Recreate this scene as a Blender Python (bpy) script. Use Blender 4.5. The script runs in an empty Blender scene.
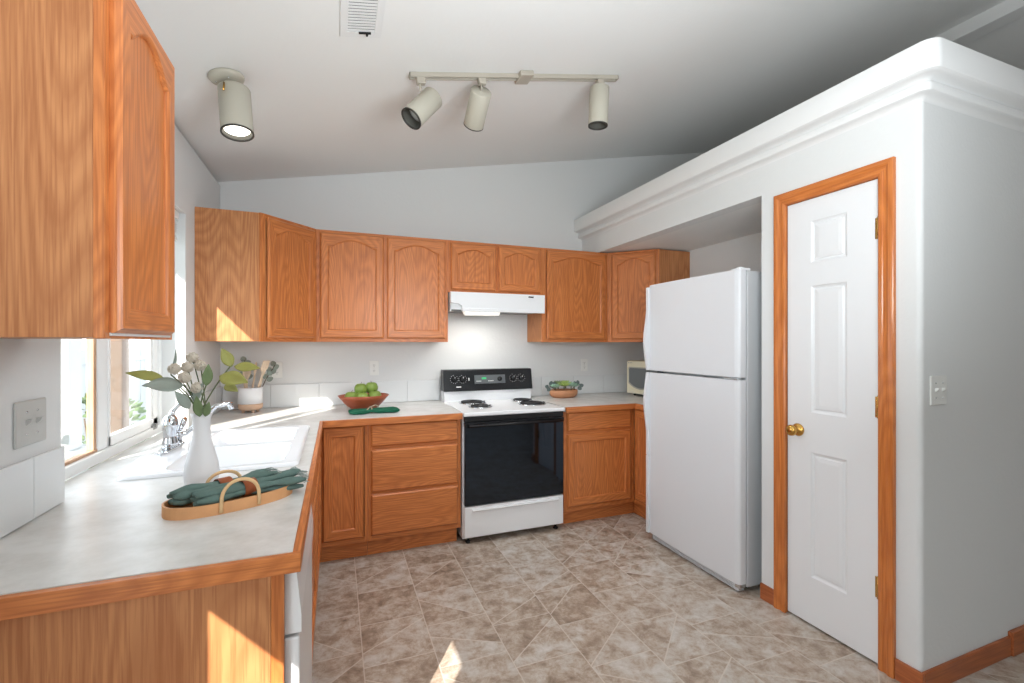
import bpy, bmesh, math, random
from mathutils import Vector, Matrix
random.seed(7)
PI = math.pi
S = bpy.context.scene
COL = S.collection
# ------------------------------------------------------------------ camera, world, sun, exposure
cam_d = bpy.data.cameras.new('camera'); cam = bpy.data.objects.new('camera', cam_d); COL.objects.link(cam)
cam.location = (0, 0, 1.39)
cam.rotation_euler = (math.radians(90), 0, -math.radians(21.06))
cam_d.sensor_width = 36; cam_d.lens = 457/1024*36
cam_d.shift_y = 1.8/1024
cam_d.clip_start = .02
S.camera = cam
S.view_settings.view_transform = 'Standard'; S.view_settings.look = 'None'
S.view_settings.gamma = 1; S.view_settings.use_curve_mapping = False
S.view_settings.exposure = 0.37
w = bpy.data.worlds.new('sky'); S.world = w; w.use_nodes = True
bg = w.node_tree.nodes['Background']; bg.inputs[0].default_value = (.80, .90, 1, 1); bg.inputs[1].default_value = 3.8
SUN = Vector((1, 1.55, -1.06)).normalized()
sd = bpy.data.lights.new('sun', 'SUN'); sd.energy = 9; sd.angle = math.radians(.4); sd.color = (1, .95, .87)
so = bpy.data.objects.new('sun', sd); COL.objects.link(so); so.rotation_euler = SUN.to_track_quat('-Z', 'Y').to_euler(); so.location = (-4, -6, 6)
def area(name, loc, direction, sx, sy, e, col=(1, 1, 1)):
    l = bpy.data.lights.new(name, 'AREA'); l.shape = 'RECTANGLE'; l.size = sx; l.size_y = sy; l.energy = e; l.color = col
    o = bpy.data.objects.new(name, l); COL.objects.link(o); o.location = loc
    o.rotation_euler = Vector(direction).to_track_quat('-Z', 'Y').to_euler(); return o
# area lights added out of view, left and rear, as fill resembling window daylight
area('fill_left', (-.74, -.30, 1.45), (1, .6, .3), 1.5, 1.6, 12, (.92, .965, 1))
area('fill_rear', (2.6, -3.85, 1.2), (0, 1, 0), 3.0, 1.8, 16, (.95, .98, 1))
area('flash_fill', (.85, .2, 1.72), (-.10, 1, 1.2), 1.0, .8, 34, (.88, .95, 1))  # fill lamp added to brighten the ceiling, imitating a bounced flash

# ------------------------------------------------------------------ materials
def s2l(c):
    return tuple(((v/255)/12.92 if v/255 <= .04045 else ((v/255+.055)/1.055)**2.4) for v in c) + (1,)
MATS = {}
def base(name, rgb, rough=.5, metal=0, spec=.5, coat=0, bump=None, emit=None, trans=0, ior=1.45, var=0, vscale=6):
    if name in MATS: return MATS[name]
    m = bpy.data.materials.new(name); m.use_nodes = True; nt = m.node_tree; b = nt.nodes['Principled BSDF']
    c = s2l(rgb)
    b.inputs['Base Color'].default_value = c; b.inputs['Roughness'].default_value = rough; b.inputs['Metallic'].default_value = metal
    b.inputs['Specular IOR Level'].default_value = spec; b.inputs['Coat Weight'].default_value = coat
    b.inputs['Transmission Weight'].default_value = trans; b.inputs['IOR'].default_value = ior
    tc = nt.nodes.new('ShaderNodeTexCoord')
    n = nt.nodes.new('ShaderNodeTexNoise'); n.inputs['Scale'].default_value = vscale; n.inputs['Detail'].default_value = 4
    nt.links.new(tc.outputs['Object'], n.inputs['Vector'])
    if var:
        r = nt.nodes.new('ShaderNodeMix'); r.data_type = 'RGBA'
        r.inputs[6].default_value = tuple(v*(1-var) for v in c[:3])+(1,); r.inputs[7].default_value = tuple(min(1, v*(1+var)) for v in c[:3])+(1,)
        nt.links.new(n.outputs[0], r.inputs[0]); nt.links.new(r.outputs[2], b.inputs['Base Color'])
    if bump:
        sc, st = bump
        n2 = nt.nodes.new('ShaderNodeTexNoise'); n2.inputs['Scale'].default_value = sc; n2.inputs['Detail'].default_value = 3
        nt.links.new(tc.outputs['Object'], n2.inputs['Vector'])
        bp = nt.nodes.new('ShaderNodeBump'); bp.inputs['Strength'].default_value = st; bp.inputs['Distance'].default_value = .004
        nt.links.new(n2.outputs[0], bp.inputs['Height']); nt.links.new(bp.outputs[0], b.inputs['Normal'])
    if emit:
        b.inputs['Emission Color'].default_value = s2l(emit[0]); b.inputs['Emission Strength'].default_value = emit[1]
    MATS[name] = m; return m
def oak(name, axis='z', light=(223, 143, 82), mid=(208, 123, 64), dark=(164, 88, 44), rough=.34, scale=1.0, ring=1.0):
    m = bpy.data.materials.new(name); m.use_nodes = True; nt = m.node_tree; L = nt.links; N = nt.nodes; b = N['Principled BSDF']
    tc = N.new('ShaderNodeTexCoord'); oi = N.new('ShaderNodeObjectInfo')
    add = N.new('ShaderNodeVectorMath'); add.operation = 'ADD'
    mul = N.new('ShaderNodeVectorMath'); mul.operation = 'SCALE'; mul.inputs[3].default_value = 1
    cb = N.new('ShaderNodeCombineXYZ')
    mr = N.new('ShaderNodeMath'); mr.operation = 'MULTIPLY'; mr.inputs[1].default_value = 7.3
    L.new(oi.outputs['Random'], mr.inputs[0])
    for i in range(3): L.new(mr.outputs[0], cb.inputs[i])
    L.new(tc.outputs['Object'], add.inputs[0]); L.new(cb.outputs[0], add.inputs[1])
    def mp(a, c):
        q = N.new('ShaderNodeMapping'); q.inputs['Scale'].default_value = {'z': (c, c, a), 'x': (a, c, c), 'y': (c, a, c)}[axis]
        L.new(add.outputs[0], q.inputs[0]); return q
    # broad cathedral figure: contour lines of a stretched noise field
    q1 = mp(.8*scale, 5.0*scale); n1 = N.new('ShaderNodeTexNoise'); n1.inputs['Scale'].default_value = 1; n1.inputs['Detail'].default_value = 1.5; n1.inputs['Roughness'].default_value = .35
    L.new(q1.outputs[0], n1.inputs['Vector'])
    m1 = N.new('ShaderNodeMath'); m1.operation = 'MULTIPLY'; m1.inputs[1].default_value = 34*ring; L.new(n1.outputs[0], m1.inputs[0])
    fr = N.new('ShaderNodeMath'); fr.operation = 'FRACT'; L.new(m1.outputs[0], fr.inputs[0])
    r1 = N.new('ShaderNodeValToRGB'); e = r1.color_ramp.elements; r1.color_ramp.interpolation = 'EASE'
    e[0].position = 0; e[0].color = (.45, .45, .45, 1); e[1].position = 1; e[1].color = (.45, .45, .45, 1)
    x = e.new(.35); x.color = (1, 1, 1, 1); x = e.new(.84); x.color = (.1, .1, .1, 1)
    L.new(fr.outputs[0], r1.inputs[0])
    # fine pores
    q2 = mp(6, 190); n2 = N.new('ShaderNodeTexNoise'); n2.inputs['Scale'].default_value = 1; n2.inputs['Detail'].default_value = 3
    L.new(q2.outputs[0], n2.inputs['Vector'])
    r2 = N.new('ShaderNodeValToRGB'); r2.color_ramp.elements[0].position = .36; r2.color_ramp.elements[1].position = .56
    L.new(n2.outputs[0], r2.inputs[0])
    q3 = mp(1.2, 22); n3 = N.new('ShaderNodeTexNoise'); n3.inputs['Scale'].default_value = 1; n3.inputs['Detail'].default_value = 4
    L.new(q3.outputs[0], n3.inputs['Vector'])
    mx = N.new('ShaderNodeMix'); mx.data_type = 'RGBA'; mx.inputs[6].default_value = s2l(mid); mx.inputs[7].default_value = s2l(light)
    L.new(n3.outputs[0], mx.inputs[0])
    mx2 = N.new('ShaderNodeMix'); mx2.data_type = 'RGBA'; mx2.inputs[6].default_value = s2l(dark)
    L.new(mx.outputs[2], mx2.inputs[7])
    f = N.new('ShaderNodeMath'); f.operation = 'MULTIPLY_ADD'; f.inputs[1].default_value = .5; f.inputs[2].default_value = .5
    g = N.new('ShaderNodeMath'); g.operation = 'MULTIPLY_ADD'; g.inputs[1].default_value = .55; g.inputs[2].default_value = .45
    L.new(r2.outputs[0], g.inputs[0]); 
    h = N.new('ShaderNodeMath'); h.operation = 'MULTIPLY'
    L.new(r1.outputs[0], f.inputs[0]); L.new(f.outputs[0], h.inputs[0]); L.new(g.outputs[0], h.inputs[1]); L.new(h.outputs[0], mx2.inputs[0])
    L.new(mx2.outputs[2], b.inputs['Base Color'])
    b.inputs['Roughness'].default_value = rough; b.inputs['Specular IOR Level'].default_value = .45
    bp = N.new('ShaderNodeBump'); bp.inputs['Strength'].default_value = .12; bp.inputs['Distance'].default_value = .002
    L.new(n2.outputs[0], bp.inputs['Height']); L.new(bp.outputs[0], b.inputs['Normal'])
    return m
OV = oak('honey_oak_vertical', 'z'); OH = oak('honey_oak_horizontal', 'x'); OY = oak('honey_oak_lengthwise', 'y')
OPLY = oak('oak_veneer_panel', 'z', (210, 148, 98), (196, 130, 80), (158, 92, 50), .5, .6, 1.25)
OTRIM = oak('glossy_oak_casing', 'z', (222, 138, 74), (208, 122, 60), (178, 96, 44), .2, 1, .5)
OTRIMY = oak('glossy_oak_casing_lengthwise', 'y', (222, 138, 74), (208, 122, 60), (178, 96, 44), .2, 1, .5)
OBASE = oak('oak_baseboard', 'x', (190, 112, 66), (176, 98, 56), (146, 76, 42), .35, 1, .5)
OBASEY = oak('oak_baseboard_lengthwise', 'y', (190, 112, 66), (176, 98, 56), (146, 76, 42), .35, 1, .5)
WALL = base('painted_wall', (226, 227, 226), .85, spec=.2, bump=(55, .25))
CEIL = base('painted_ceiling', (236, 236, 234), .9, spec=.15, bump=(40, .15))
WTRIM = base('white_painted_drywall_trim', (232, 232, 231), .7, spec=.25)
WDOOR = base('white_door_paint', (236, 237, 238), .35, spec=.4)
WHITE = base('white_enamel', (238, 239, 240), .22, spec=.5)
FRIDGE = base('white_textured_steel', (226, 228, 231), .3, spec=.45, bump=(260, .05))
VINYL = base('white_vinyl', (240, 241, 240), .35)
TILE = base('glazed_wall_tile', (228, 230, 230), .15, spec=.5)
GROUT = base('pale_grout', (205, 206, 204), .8)
PORC = base('sink_porcelain', (243, 244, 246), .12, spec=.5)
CHROME = base('chrome', (215, 218, 222), .09, metal=1)
BRASS = base('polished_brass', (206, 160, 84), .2, metal=1)
BLACK = base('black_glass', (6, 7, 10), .045, spec=.7)
BLACK.node_tree.nodes['Principled BSDF'].inputs['Specular Tint'].default_value = (.62, .78, 1, 1)
BLACK.node_tree.nodes['Principled BSDF'].inputs['IOR'].default_value = 1.55
BLKP = base('black_enamel', (22, 23, 26), .25)
IRON = base('burner_coil_black', (26, 26, 28), .5)
GREYP = base('grey_panel', (92, 96, 98), .3)
LCD = base('green_clock_digits', (60, 170, 110), .4, emit=((60, 200, 120), .25))
CREAM = base('cream_lamp_enamel', (192, 187, 172), .38)
TRACKM = base('cream_track_enamel', (184, 176, 162), .4)
BULB = base('lit_reflector_bulb', (255, 252, 245), .4, emit=((255, 248, 236), 2.2))
BULBOFF = base('unlit_reflector_bulb', (226, 228, 230), .25)
LAMPIN = base('lamp_inside_grey', (96, 95, 88), .6)
RIMD = base('dark_lamp_rim', (60, 58, 54), .5)
MWC = base('cream_microwave_plastic', (232, 224, 196), .4)
MWG = base('microwave_window_grey', (112, 116, 116), .2)
DARK = base('dark_void', (16, 16, 17), .8)
RUBBER = base('black_rubber', (20, 20, 20), .7)
PLATE = base('steel_switch_plate', (196, 196, 192), .35, spec=.5)
PLATEW = base('white_switch_plate', (236, 236, 232), .35)
VASE = base('matte_white_ceramic', (230, 229, 230), .45, bump=(30, .06))
CROCKW = base('crock_white_glaze', (238, 238, 240), .35)
PALEW = base('pale_utensil_wood', (236, 214, 188), .6, var=.12, vscale=30)
PALEP = base('pink_beige_crock_wood', (216, 180, 152), .6, var=.1, vscale=24)
TRAYW = base('pale_tray_wood', (218, 160, 110), .55, var=.14, vscale=22)
RATTAN = base('rattan_handle', (222, 184, 136), .6, var=.15, vscale=40)
NAPK = base('sage_green_linen', (102, 124, 117), .95, spec=.1, bump=(420, .5), var=.22, vscale=28)
NAPD = base('emerald_green_cloth', (44, 104, 80), .9, spec=.1, bump=(300, .4), var=.3, vscale=30)
LEATH = base('tan_leather', (152, 80, 42), .6, var=.15, vscale=50)
TWINE = base('beige_twine', (206, 184, 160), .9)
BOWLW = base('reddish_bowl_wood', (172, 88, 58), .3, var=.28, vscale=14)
BOWLW2 = base('tan_bowl_wood', (196, 138, 100), .5, var=.15, vscale=20)
APPLE = base('green_apple_skin', (130, 154, 70), .3, var=.2, vscale=18)
STEM = base('brown_twig', (86, 66, 44), .8)
LEAFO = base('olive_leaf', (152, 152, 82), .55, var=.35, vscale=26)
LEAFG = base('grey_green_leaf', (148, 158, 148), .6, var=.2, vscale=24)
LEAFM = base('green_leaf', (112, 130, 90), .55, var=.25, vscale=24)
GSTEM = base('green_stem', (96, 108, 74), .7)
BALL = base('fuzzy_beige_bloom', (206, 196, 180), .95, bump=(330, 1.0), var=.15, vscale=90)
SUC1 = base('pale_succulent', (150, 184, 160), .5, var=.2, vscale=20)
SUC2 = base('lime_succulent', (160, 184, 98), .5, var=.2, vscale=20)
SUC3 = base('dusky_succulent', (104, 118, 116), .5, var=.2, vscale=20)
def counter_mat():
    m = bpy.data.materials.new('mottled_laminate'); m.use_nodes = True; nt = m.node_tree; N = nt.nodes; L = nt.links; b = N['Principled BSDF']
    tc = N.new('ShaderNodeTexCoord'); n = N.new('ShaderNodeTexNoise'); n.inputs['Scale'].default_value = 9; n.inputs['Detail'].default_value = 8; n.inputs['Roughness'].default_value = .65
    L.new(tc.outputs['Object'], n.inputs['Vector'])
    r = N.new('ShaderNodeValToRGB'); r.color_ramp.elements[0].position = .3; r.color_ramp.elements[0].color = s2l((198, 197, 191)); r.color_ramp.elements[1].position = .62; r.color_ramp.elements[1].color = s2l((224, 224, 221))
    L.new(n.outputs[0], r.inputs[0]); L.new(r.outputs[0], b.inputs['Base Color']); b.inputs['Roughness'].default_value = .3; b.inputs['Specular IOR Level'].default_value = .5
    return m
CTOP = counter_mat()
def floor_mat():
    m = bpy.data.materials.new('slate_look_vinyl'); m.use_nodes = True; nt = m.node_tree; N = nt.nodes; L = nt.links; b = N['Principled BSDF']
    tc = N.new('ShaderNodeTexCoord'); mp = N.new('ShaderNodeMapping'); mp.inputs['Location'].default_value = (-.111, .12, 0)
    L.new(tc.outputs['Object'], mp.inputs[0])
    def M(op, a, c=None, d=None):
        q = N.new('ShaderNodeMath'); q.operation = op
        for i, v in enumerate((a, c, d)):
            if v is None: continue
            if isinstance(v, (int, float)): q.inputs[i].default_value = v
            else: L.new(v, q.inputs[i])
        return q.outputs[0]
    sp = N.new('ShaderNodeSeparateXYZ'); L.new(mp.outputs[0], sp.inputs[0])
    CW, CH = .31, .305
    v = M('DIVIDE', sp.outputs[0], CH); row = M('FLOOR', v)
    u0 = M('DIVIDE', sp.outputs[1], CW); u = M('ADD', u0, M('MULTIPLY', row, .37)); colm = M('FLOOR', u)
    fu = M('FRACT', u); fv = M('FRACT', v)
    cb = N.new('ShaderNodeCombineXYZ'); L.new(colm, cb.inputs[0]); L.new(row, cb.inputs[1])
    wn = N.new('ShaderNodeTexWhiteNoise'); L.new(cb.outputs[0], wn.inputs[0])
    rs = N.new('ShaderNodeSeparateColor'); L.new(wn.outputs['Color'], rs.inputs[0])
    R, G, B_ = rs.outputs
    # distance to tile edges
    du = M('MINIMUM', fu, M('SUBTRACT', 1, fu)); dv = M('MINIMUM', fv, M('SUBTRACT', 1, fv)); de = M('MINIMUM', du, dv)
    # slanted cut across some tiles: line from a random point on bottom edge to random point on top edge
    flip = M('GREATER_THAN', R, .5)
    fa = M('ADD', M('MULTIPLY', fu, flip), M('MULTIPLY', M('SUBTRACT', 1, fu), M('SUBTRACT', 1, flip)))
    off = M('MULTIPLY', G, .35)
    lhs = M('SUBTRACT', M('SUBTRACT', fa, off), M('MULTIPLY', fv, M('SUBTRACT', 1, M('MULTIPLY', B_, .55))))
    dd = M('MULTIPLY', M('ABSOLUTE', lhs), .72)
    has = M('GREATER_THAN', M('FRACT', M('MULTIPLY', G, 7.31)), .28)
    dd2 = M('ADD', dd, M('MULTIPLY', M('SUBTRACT', 1, has), 1))
    dist = M('MINIMUM', de, dd2)
    seam = N.new('ShaderNodeMapRange'); seam.inputs[1].default_value = .004; seam.inputs[2].default_value = .011; L.new(dist, seam.inputs[0])
    side = M('MULTIPLY', M('GREATER_THAN', lhs, 0), has)
    tone = M('FRACT', M('ADD', M('MULTIPLY', B_, 3.7), M('MULTIPLY', side, .43)))
    # cloudy slate
    off3 = N.new('ShaderNodeCombineXYZ'); L.new(M('MULTIPLY', tone, 9), off3.inputs[2])
    ad = N.new('ShaderNodeVectorMath'); ad.operation = 'ADD'; L.new(tc.outputs['Object'], ad.inputs[0]); L.new(off3.outputs[0], ad.inputs[1])
    n = N.new('ShaderNodeTexNoise'); n.inputs['Scale'].default_value = 11; n.inputs['Detail'].default_value = 12; n.inputs['Roughness'].default_value = .74; n.inputs['Distortion'].default_value = .25
    L.new(ad.outputs[0], n.inputs['Vector'])
    nf = M('ADD', n.outputs[0], M('MULTIPLY', M('SUBTRACT', tone, .5), .085))
    r = N.new('ShaderNodeValToRGB'); e = r.color_ramp.elements
    e[0].position = .30; e[0].color = s2l((130, 112, 96)); e[1].position = .70; e[1].color = s2l((212, 206, 200))
    for p, c in ((.42, (164, 145, 128)), (.5, (185, 169, 153)), (.58, (198, 190, 180))): x = e.new(p); x.color = s2l(c)
    L.new(nf, r.inputs[0])
    mx = N.new('ShaderNodeMix'); mx.data_type = 'RGBA'; mx.inputs[6].default_value = s2l((214, 204, 192)); L.new(r.outputs[0], mx.inputs[7]); 
    sf = M('MULTIPLY_ADD', seam.outputs[0], .75, .25); L.new(sf, mx.inputs[0])
    L.new(mx.outputs[2], b.inputs['Base Color']); b.inputs['Roughness'].default_value = .42; b.inputs['Specular IOR Level'].default_value = .4
    bp = N.new('ShaderNodeBump'); bp.inputs['Strength'].default_value = .25; bp.inputs['Distance'].default_value = .003
    hh = M('ADD', M('MULTIPLY', seam.outputs[0], .5), M('MULTIPLY', n.outputs[0], .6)); L.new(hh, bp.inputs['Height']); L.new(bp.outputs[0], b.inputs['Normal'])
    return m
FLOOR = floor_mat()
def glass_mat():
    m = bpy.data.materials.new('window_glass'); m.use_nodes = True; nt = m.node_tree; N = nt.nodes; L = nt.links
    for n in list(N):
        if n.type == 'BSDF_PRINCIPLED': N.remove(n)
    t = N.new('ShaderNodeBsdfTransparent'); g = N.new('ShaderNodeBsdfGlossy'); g.inputs['Roughness'].default_value = .02
    lw = N.new('ShaderNodeLayerWeight'); lw.inputs[0].default_value = .5
    pw = N.new('ShaderNodeMath'); pw.operation = 'POWER'; pw.inputs[1].default_value = 5; L.new(lw.outputs['Facing'], pw.inputs[0])
    fz = N.new('ShaderNodeMath'); fz.operation = 'MULTIPLY_ADD'; fz.inputs[1].default_value = .4; fz.inputs[2].default_value = .03; L.new(pw.outputs[0], fz.inputs[0])
    mx = N.new('ShaderNodeMixShader'); L.new(fz.outputs[0], mx.inputs[0]); L.new(t.outputs[0], mx.inputs[1]); L.new(g.outputs[0], mx.inputs[2])
    L.new(mx.outputs[0], N['Material Output'].inputs[0]); return m
GLASS = glass_mat()

# ------------------------------------------------------------------ mesh helpers
class B:
    def __init__(s): s.bm = bmesh.new()
    def _merge(s, b2, mi=0, M=None, smooth=False):
        if M is not None: b2.transform(M)
        for f in b2.faces: f.material_index = mi; f.smooth = smooth
        me = bpy.data.meshes.new('t'); b2.to_mesh(me); b2.free(); s.bm.from_mesh(me); bpy.data.meshes.remove(me)
    def box(s, x0, x1, y0, y1, z0, z1, bev=.0, mi=0, M=None, seg=2):
        b = bmesh.new(); bmesh.ops.create_cube(b, size=1)
        bmesh.ops.scale(b, vec=(abs(x1-x0), abs(y1-y0), abs(z1-z0)), verts=b.verts)
        bmesh.ops.translate(b, vec=((x0+x1)/2, (y0+y1)/2, (z0+z1)/2), verts=b.verts)
        if bev: bmesh.ops.bevel(b, geom=b.edges[:], offset=bev, segments=seg, affect='EDGES', profile=.5)
        s._merge(b, mi, M); return s
    def prism(s, pts, z0, z1, axis='z', mi=0, bev=0, M=None, seg=2):
        b = bmesh.new()
        def P(a, c, h): return {'z': (a, c, h), 'y': (a, h, c), 'x': (h, a, c)}[axis]
        lo = [b.verts.new(P(a, c, z0)) for a, c in pts]; hi = [b.verts.new(P(a, c, z1)) for a, c in pts]
        b.faces.new(lo); b.faces.new(hi[::-1]); n = len(pts)
        for i in range(n): b.faces.new((lo[i], hi[i], hi[(i+1) % n], lo[(i+1) % n]))
        bmesh.ops.recalc_face_normals(b, faces=b.faces)
        if bev: bmesh.ops.bevel(b, geom=b.edges[:], offset=bev, segments=seg, affect='EDGES', profile=.5)
        s._merge(b, mi, M); return s
    def lathe(s, prof, c=(0, 0, 0), seg=32, mi=0, M=None, smooth=True, sx=1, sy=1):
        b = bmesh.new(); rings = []
        for r, z in prof:
            if r < 1e-6: rings.append([b.verts.new((c[0], c[1], c[2]+z))])
            else: rings.append([b.verts.new((c[0]+r*sx*math.cos(2*PI*i/seg), c[1]+r*sy*math.sin(2*PI*i/seg), c[2]+z)) for i in range(seg)])
        for a, d in zip(rings, rings[1:]):
            for i in range(seg):
                j = (i+1) % seg
                if len(a) == 1 and len(d) > 1: b.faces.new((a[0], d[i], d[j]))
                elif len(d) == 1 and len(a) > 1: b.faces.new((a[i], a[j], d[0]))
                elif len(a) > 1: b.faces.new((a[i], a[j], d[j], d[i]))
        bmesh.ops.recalc_face_normals(b, faces=b.faces)
        s._merge(b, mi, M, smooth); return s
    def tube(s, pts, r, seg=10, mi=0, M=None, flat=1.0, cap=True):
        pts = [Vector(p) for p in pts]; n = len(pts); rs = r if isinstance(r, (list, tuple)) else [r]*n
        b = bmesh.new(); rings = []; up = Vector((0, 0, 1))
        for i, p in enumerate(pts):
            d = (pts[min(i+1, n-1)]-pts[max(i-1, 0)]).normalized()
            if i == 0:
                u = d.cross(up); 
                if u.length < .05: u = d.cross(Vector((0, 1, 0)))
                u.normalize()
            else:
                u = (u-d*u.dot(d)); u.normalize()
            v = d.cross(u)
            rings.append([b.verts.new(p+u*rs[i]*math.cos(2*PI*k/seg)+v*rs[i]*flat*math.sin(2*PI*k/seg)) for k in range(seg)])
        for a, c in zip(rings, rings[1:]):
            for k in range(seg): b.faces.new((a[k], a[(k+1) % seg], c[(k+1) % seg], c[k]))
        if cap: b.faces.new(rings[0][::-1]); b.faces.new(rings[-1])
        bmesh.ops.recalc_face_normals(b, faces=b.faces)
        s._merge(b, mi, M, True); return s
    def ball(s, c, r, sc=(1, 1, 1), seg=16, mi=0, M=None):
        b = bmesh.new(); bmesh.ops.create_uvsphere(b, u_segments=seg, v_segments=seg//2+2, radius=r)
        bmesh.ops.scale(b, vec=sc, verts=b.verts); bmesh.ops.translate(b, vec=c, verts=b.verts)
        s._merge(b, mi, M, True); return s
    def leaf(s, base_, tip, wd, nrm=(0, -1, .3), curl=.12, mi=0, th=.0012, blunt=1.0):
        a = Vector(base_); t = Vector(tip); d = t-a; Ln = d.length; d.normalize(); n = Vector(nrm); n = (n-d*n.dot(d)).normalized(); u = d.cross(n)
        b = bmesh.new(); NS = 10; top = []; bot = []
        for i in range(NS+1):
            q = i/NS; wv = wd*.5*math.sin(PI*min(1, q**.8))**blunt+.0008
            c = a+d*Ln*q+n*(curl*Ln*4*q*(1-q)*.5)
            row = [c+u*wv*k+n*(-.18*wd*(1-abs(k)))*math.sin(PI*q) for k in (-1, -.5, 0, .5, 1)]
            top.append([b.verts.new(p+n*th*.5) for p in row]); bot.append([b.verts.new(p-n*th*.5) for p in row])
        for i in range(NS):
            for k in range(4):
                b.faces.new((top[i][k], top[i][k+1], top[i+1][k+1], top[i+1][k])); b.faces.new((bot[i][k], bot[i+1][k], bot[i+1][k+1], bot[i][k+1]))
            for k in (0, 4): b.faces.new((top[i][k], top[i+1][k], bot[i+1][k], bot[i][k]))
        for i in (0, NS):
            for k in range(4): b.faces.new((top[i][k], bot[i][k], bot[i][k+1], top[i][k+1]))
        bmesh.ops.recalc_face_normals(b, faces=b.faces)
        s._merge(b, mi, None, True); return s
    def build(s, name, mats, parent=None, loc=(0, 0, 0), rot=(0, 0, 0)):
        me = bpy.data.meshes.new(name); s.bm.to_mesh(me); s.bm.free()
        for m in (mats if isinstance(mats, (list, tuple)) else [mats]): me.materials.append(m)
        o = bpy.data.objects.new(name, me); COL.objects.link(o); o.location = loc; o.rotation_euler = rot
        if parent is not None: o.parent = parent
        return o
def tag(o, label, cat, group=None):
    o['label'] = label; o['category'] = cat
    if group: o['group'] = group
    return o
def thing(name, label, cat, loc=(0, 0, 0), rotz=0, group=None):
    o = bpy.data.objects.new(name, None); COL.objects.link(o); o.empty_display_size = .05
    o.location = loc; o.rotation_euler = (0, 0, rotz); return tag(o, label, cat, group)
def struct(o): o['kind'] = 'structure'; return o
def dup(root, loc, rotz, label):
    r = root.copy(); COL.objects.link(r); r.location = loc; r.rotation_euler = (0, 0, rotz); r['label'] = label
    for ch in list(root.children):
        c = ch.copy(); COL.objects.link(c); c.parent = r
        for g in ch.children:
            d = g.copy(); COL.objects.link(d); d.parent = c
    return r

XL, YB, XR, YF, XE = -.77, 3.79, 2.88, -4.0, 8.6       # left wall, back wall, alcove wall, rear wall, far right wall
CS, CZ0 = .1975, 2.541                                    # ceiling slope and its height at the left wall
XRG = 3.713; ZR = CZ0+CS*(XRG-XL)
def cz(x): return CZ0+CS*(x-XL)
HC, HT = .914, .874                                     # worktop top / underside

# ------------------------------------------------------------------ the room
struct(B().box(-.77, XE, YF, YB, -.06, 0).build('floor', FLOOR))
b = B(); b.prism([(XL-.15, cz(XL-.15)), (XRG, ZR), (XRG, ZR+.15), (XL-.15, cz(XL-.15)+.15)], YF, YB+.12, axis='y')
struct(b.build('ceiling', CEIL))
b = B(); zr2 = 3.44; b.prism([(XRG+.12, zr2), (XE+.12, zr2-.2*(XE-XRG)), (XE+.12, zr2-.2*(XE-XRG)+.15), (XRG+.12, zr2+.15)], YF, YB+.12, axis='y')
struct(b.build('ceiling', CEIL))
struct(B().box(XRG, XRG+.12, YF, YB, ZR-.085, ZR+.14, .004).build('trim_1', WTRIM))
struct(B().prism([(XL-.15, 0), (XRG, 0), (XE+.12, 0), (XE+.12, zr2-.2*(XE-XRG)), (XRG+.12, zr2), (XRG, ZR), (XL-.15, cz(XL-.15))], YB, YB+.12, axis='y').build('wall_back', WALL))
struct(B().prism([(XL-.15, 0), (XE+.12, 0), (XE+.12, zr2-.2*(XE-XRG)), (XRG+.12, zr2), (XRG, ZR), (XL-.15, cz(XL-.15))], YF-.12, YF, axis='y').build('wall_rear', WALL))
struct(B().box(XE, XE+.12, YF, YB, 0, 2.51).build('wall_far_right', WALL))
# left wall with two openings: window over the sink, and one by the dining end behind the camera
W1 = (1.765, 2.98, HC, 2.10); W2 = (-.29, .37, .30, 1.51)
b = B(); XO = XL-.15; top = cz(XO)
for y0, y1, z0, z1 in ((YF, W2[0], 0, top), (W2[0], W2[1], 0, W2[2]), (W2[0], W2[1], W2[3], top), (W2[1], W1[0], 0, top), (W1[0], W1[1], 0, HT), (W1[0], W1[1], W1[3], top), (W1[1], YB, 0, top)):
    b.box(XO, XL, y0, y1, z0, z1)
struct(b.build('wall_left', WALL))

# fridge alcove wall, pantry block with door opening, soffit above the fridge
PX, PY = 2.17, 1.11; DY0, DY1, DZ = 1.256, 1.70, 2.105; SZ = 2.197; CT = 2.546
def rounded_corner(cx, cy, r, n=6):   # the bullnose of the pantry's free corner, from the front face round to the side face
    return [(cx+r-r*math.cos(a), cy+r-r*math.sin(a)) for a in [i*PI/2/n for i in range(n+1)]]
b = B()
b.prism(rounded_corner(PX, PY, .02)+[(PX+.10, PY), (PX+.10, DY0), (PX, DY0)], 0, CT-.15, 'z')
b.box(PX, PX+.10, DY0, DY1, DZ, CT-.15)
b.box(PX, PX+.10, DY1, 1.84, 0, CT-.15)
b.box(PX, PX+.10, 1.84, YB, SZ, CT-.15)
b.box(PX+.10, 4.6, PY, PY+.10, 0, CT-.15)
o = struct(b.build('wall_pantry', WALL))
for f in o.data.polygons: f.use_smooth = False
struct(B().box(XR, XR+.1, 1.84, YB, 0, SZ).build('wall_right', WALL))
struct(B().box(PX+.10, XR+.1, 1.74, 1.84, 0, SZ).build('wall_alcove', WALL))
struct(B().box(PX+.1, XR+.1, 1.74, YB, SZ, SZ+.05).build('ceiling_alcove', CEIL))
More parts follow.
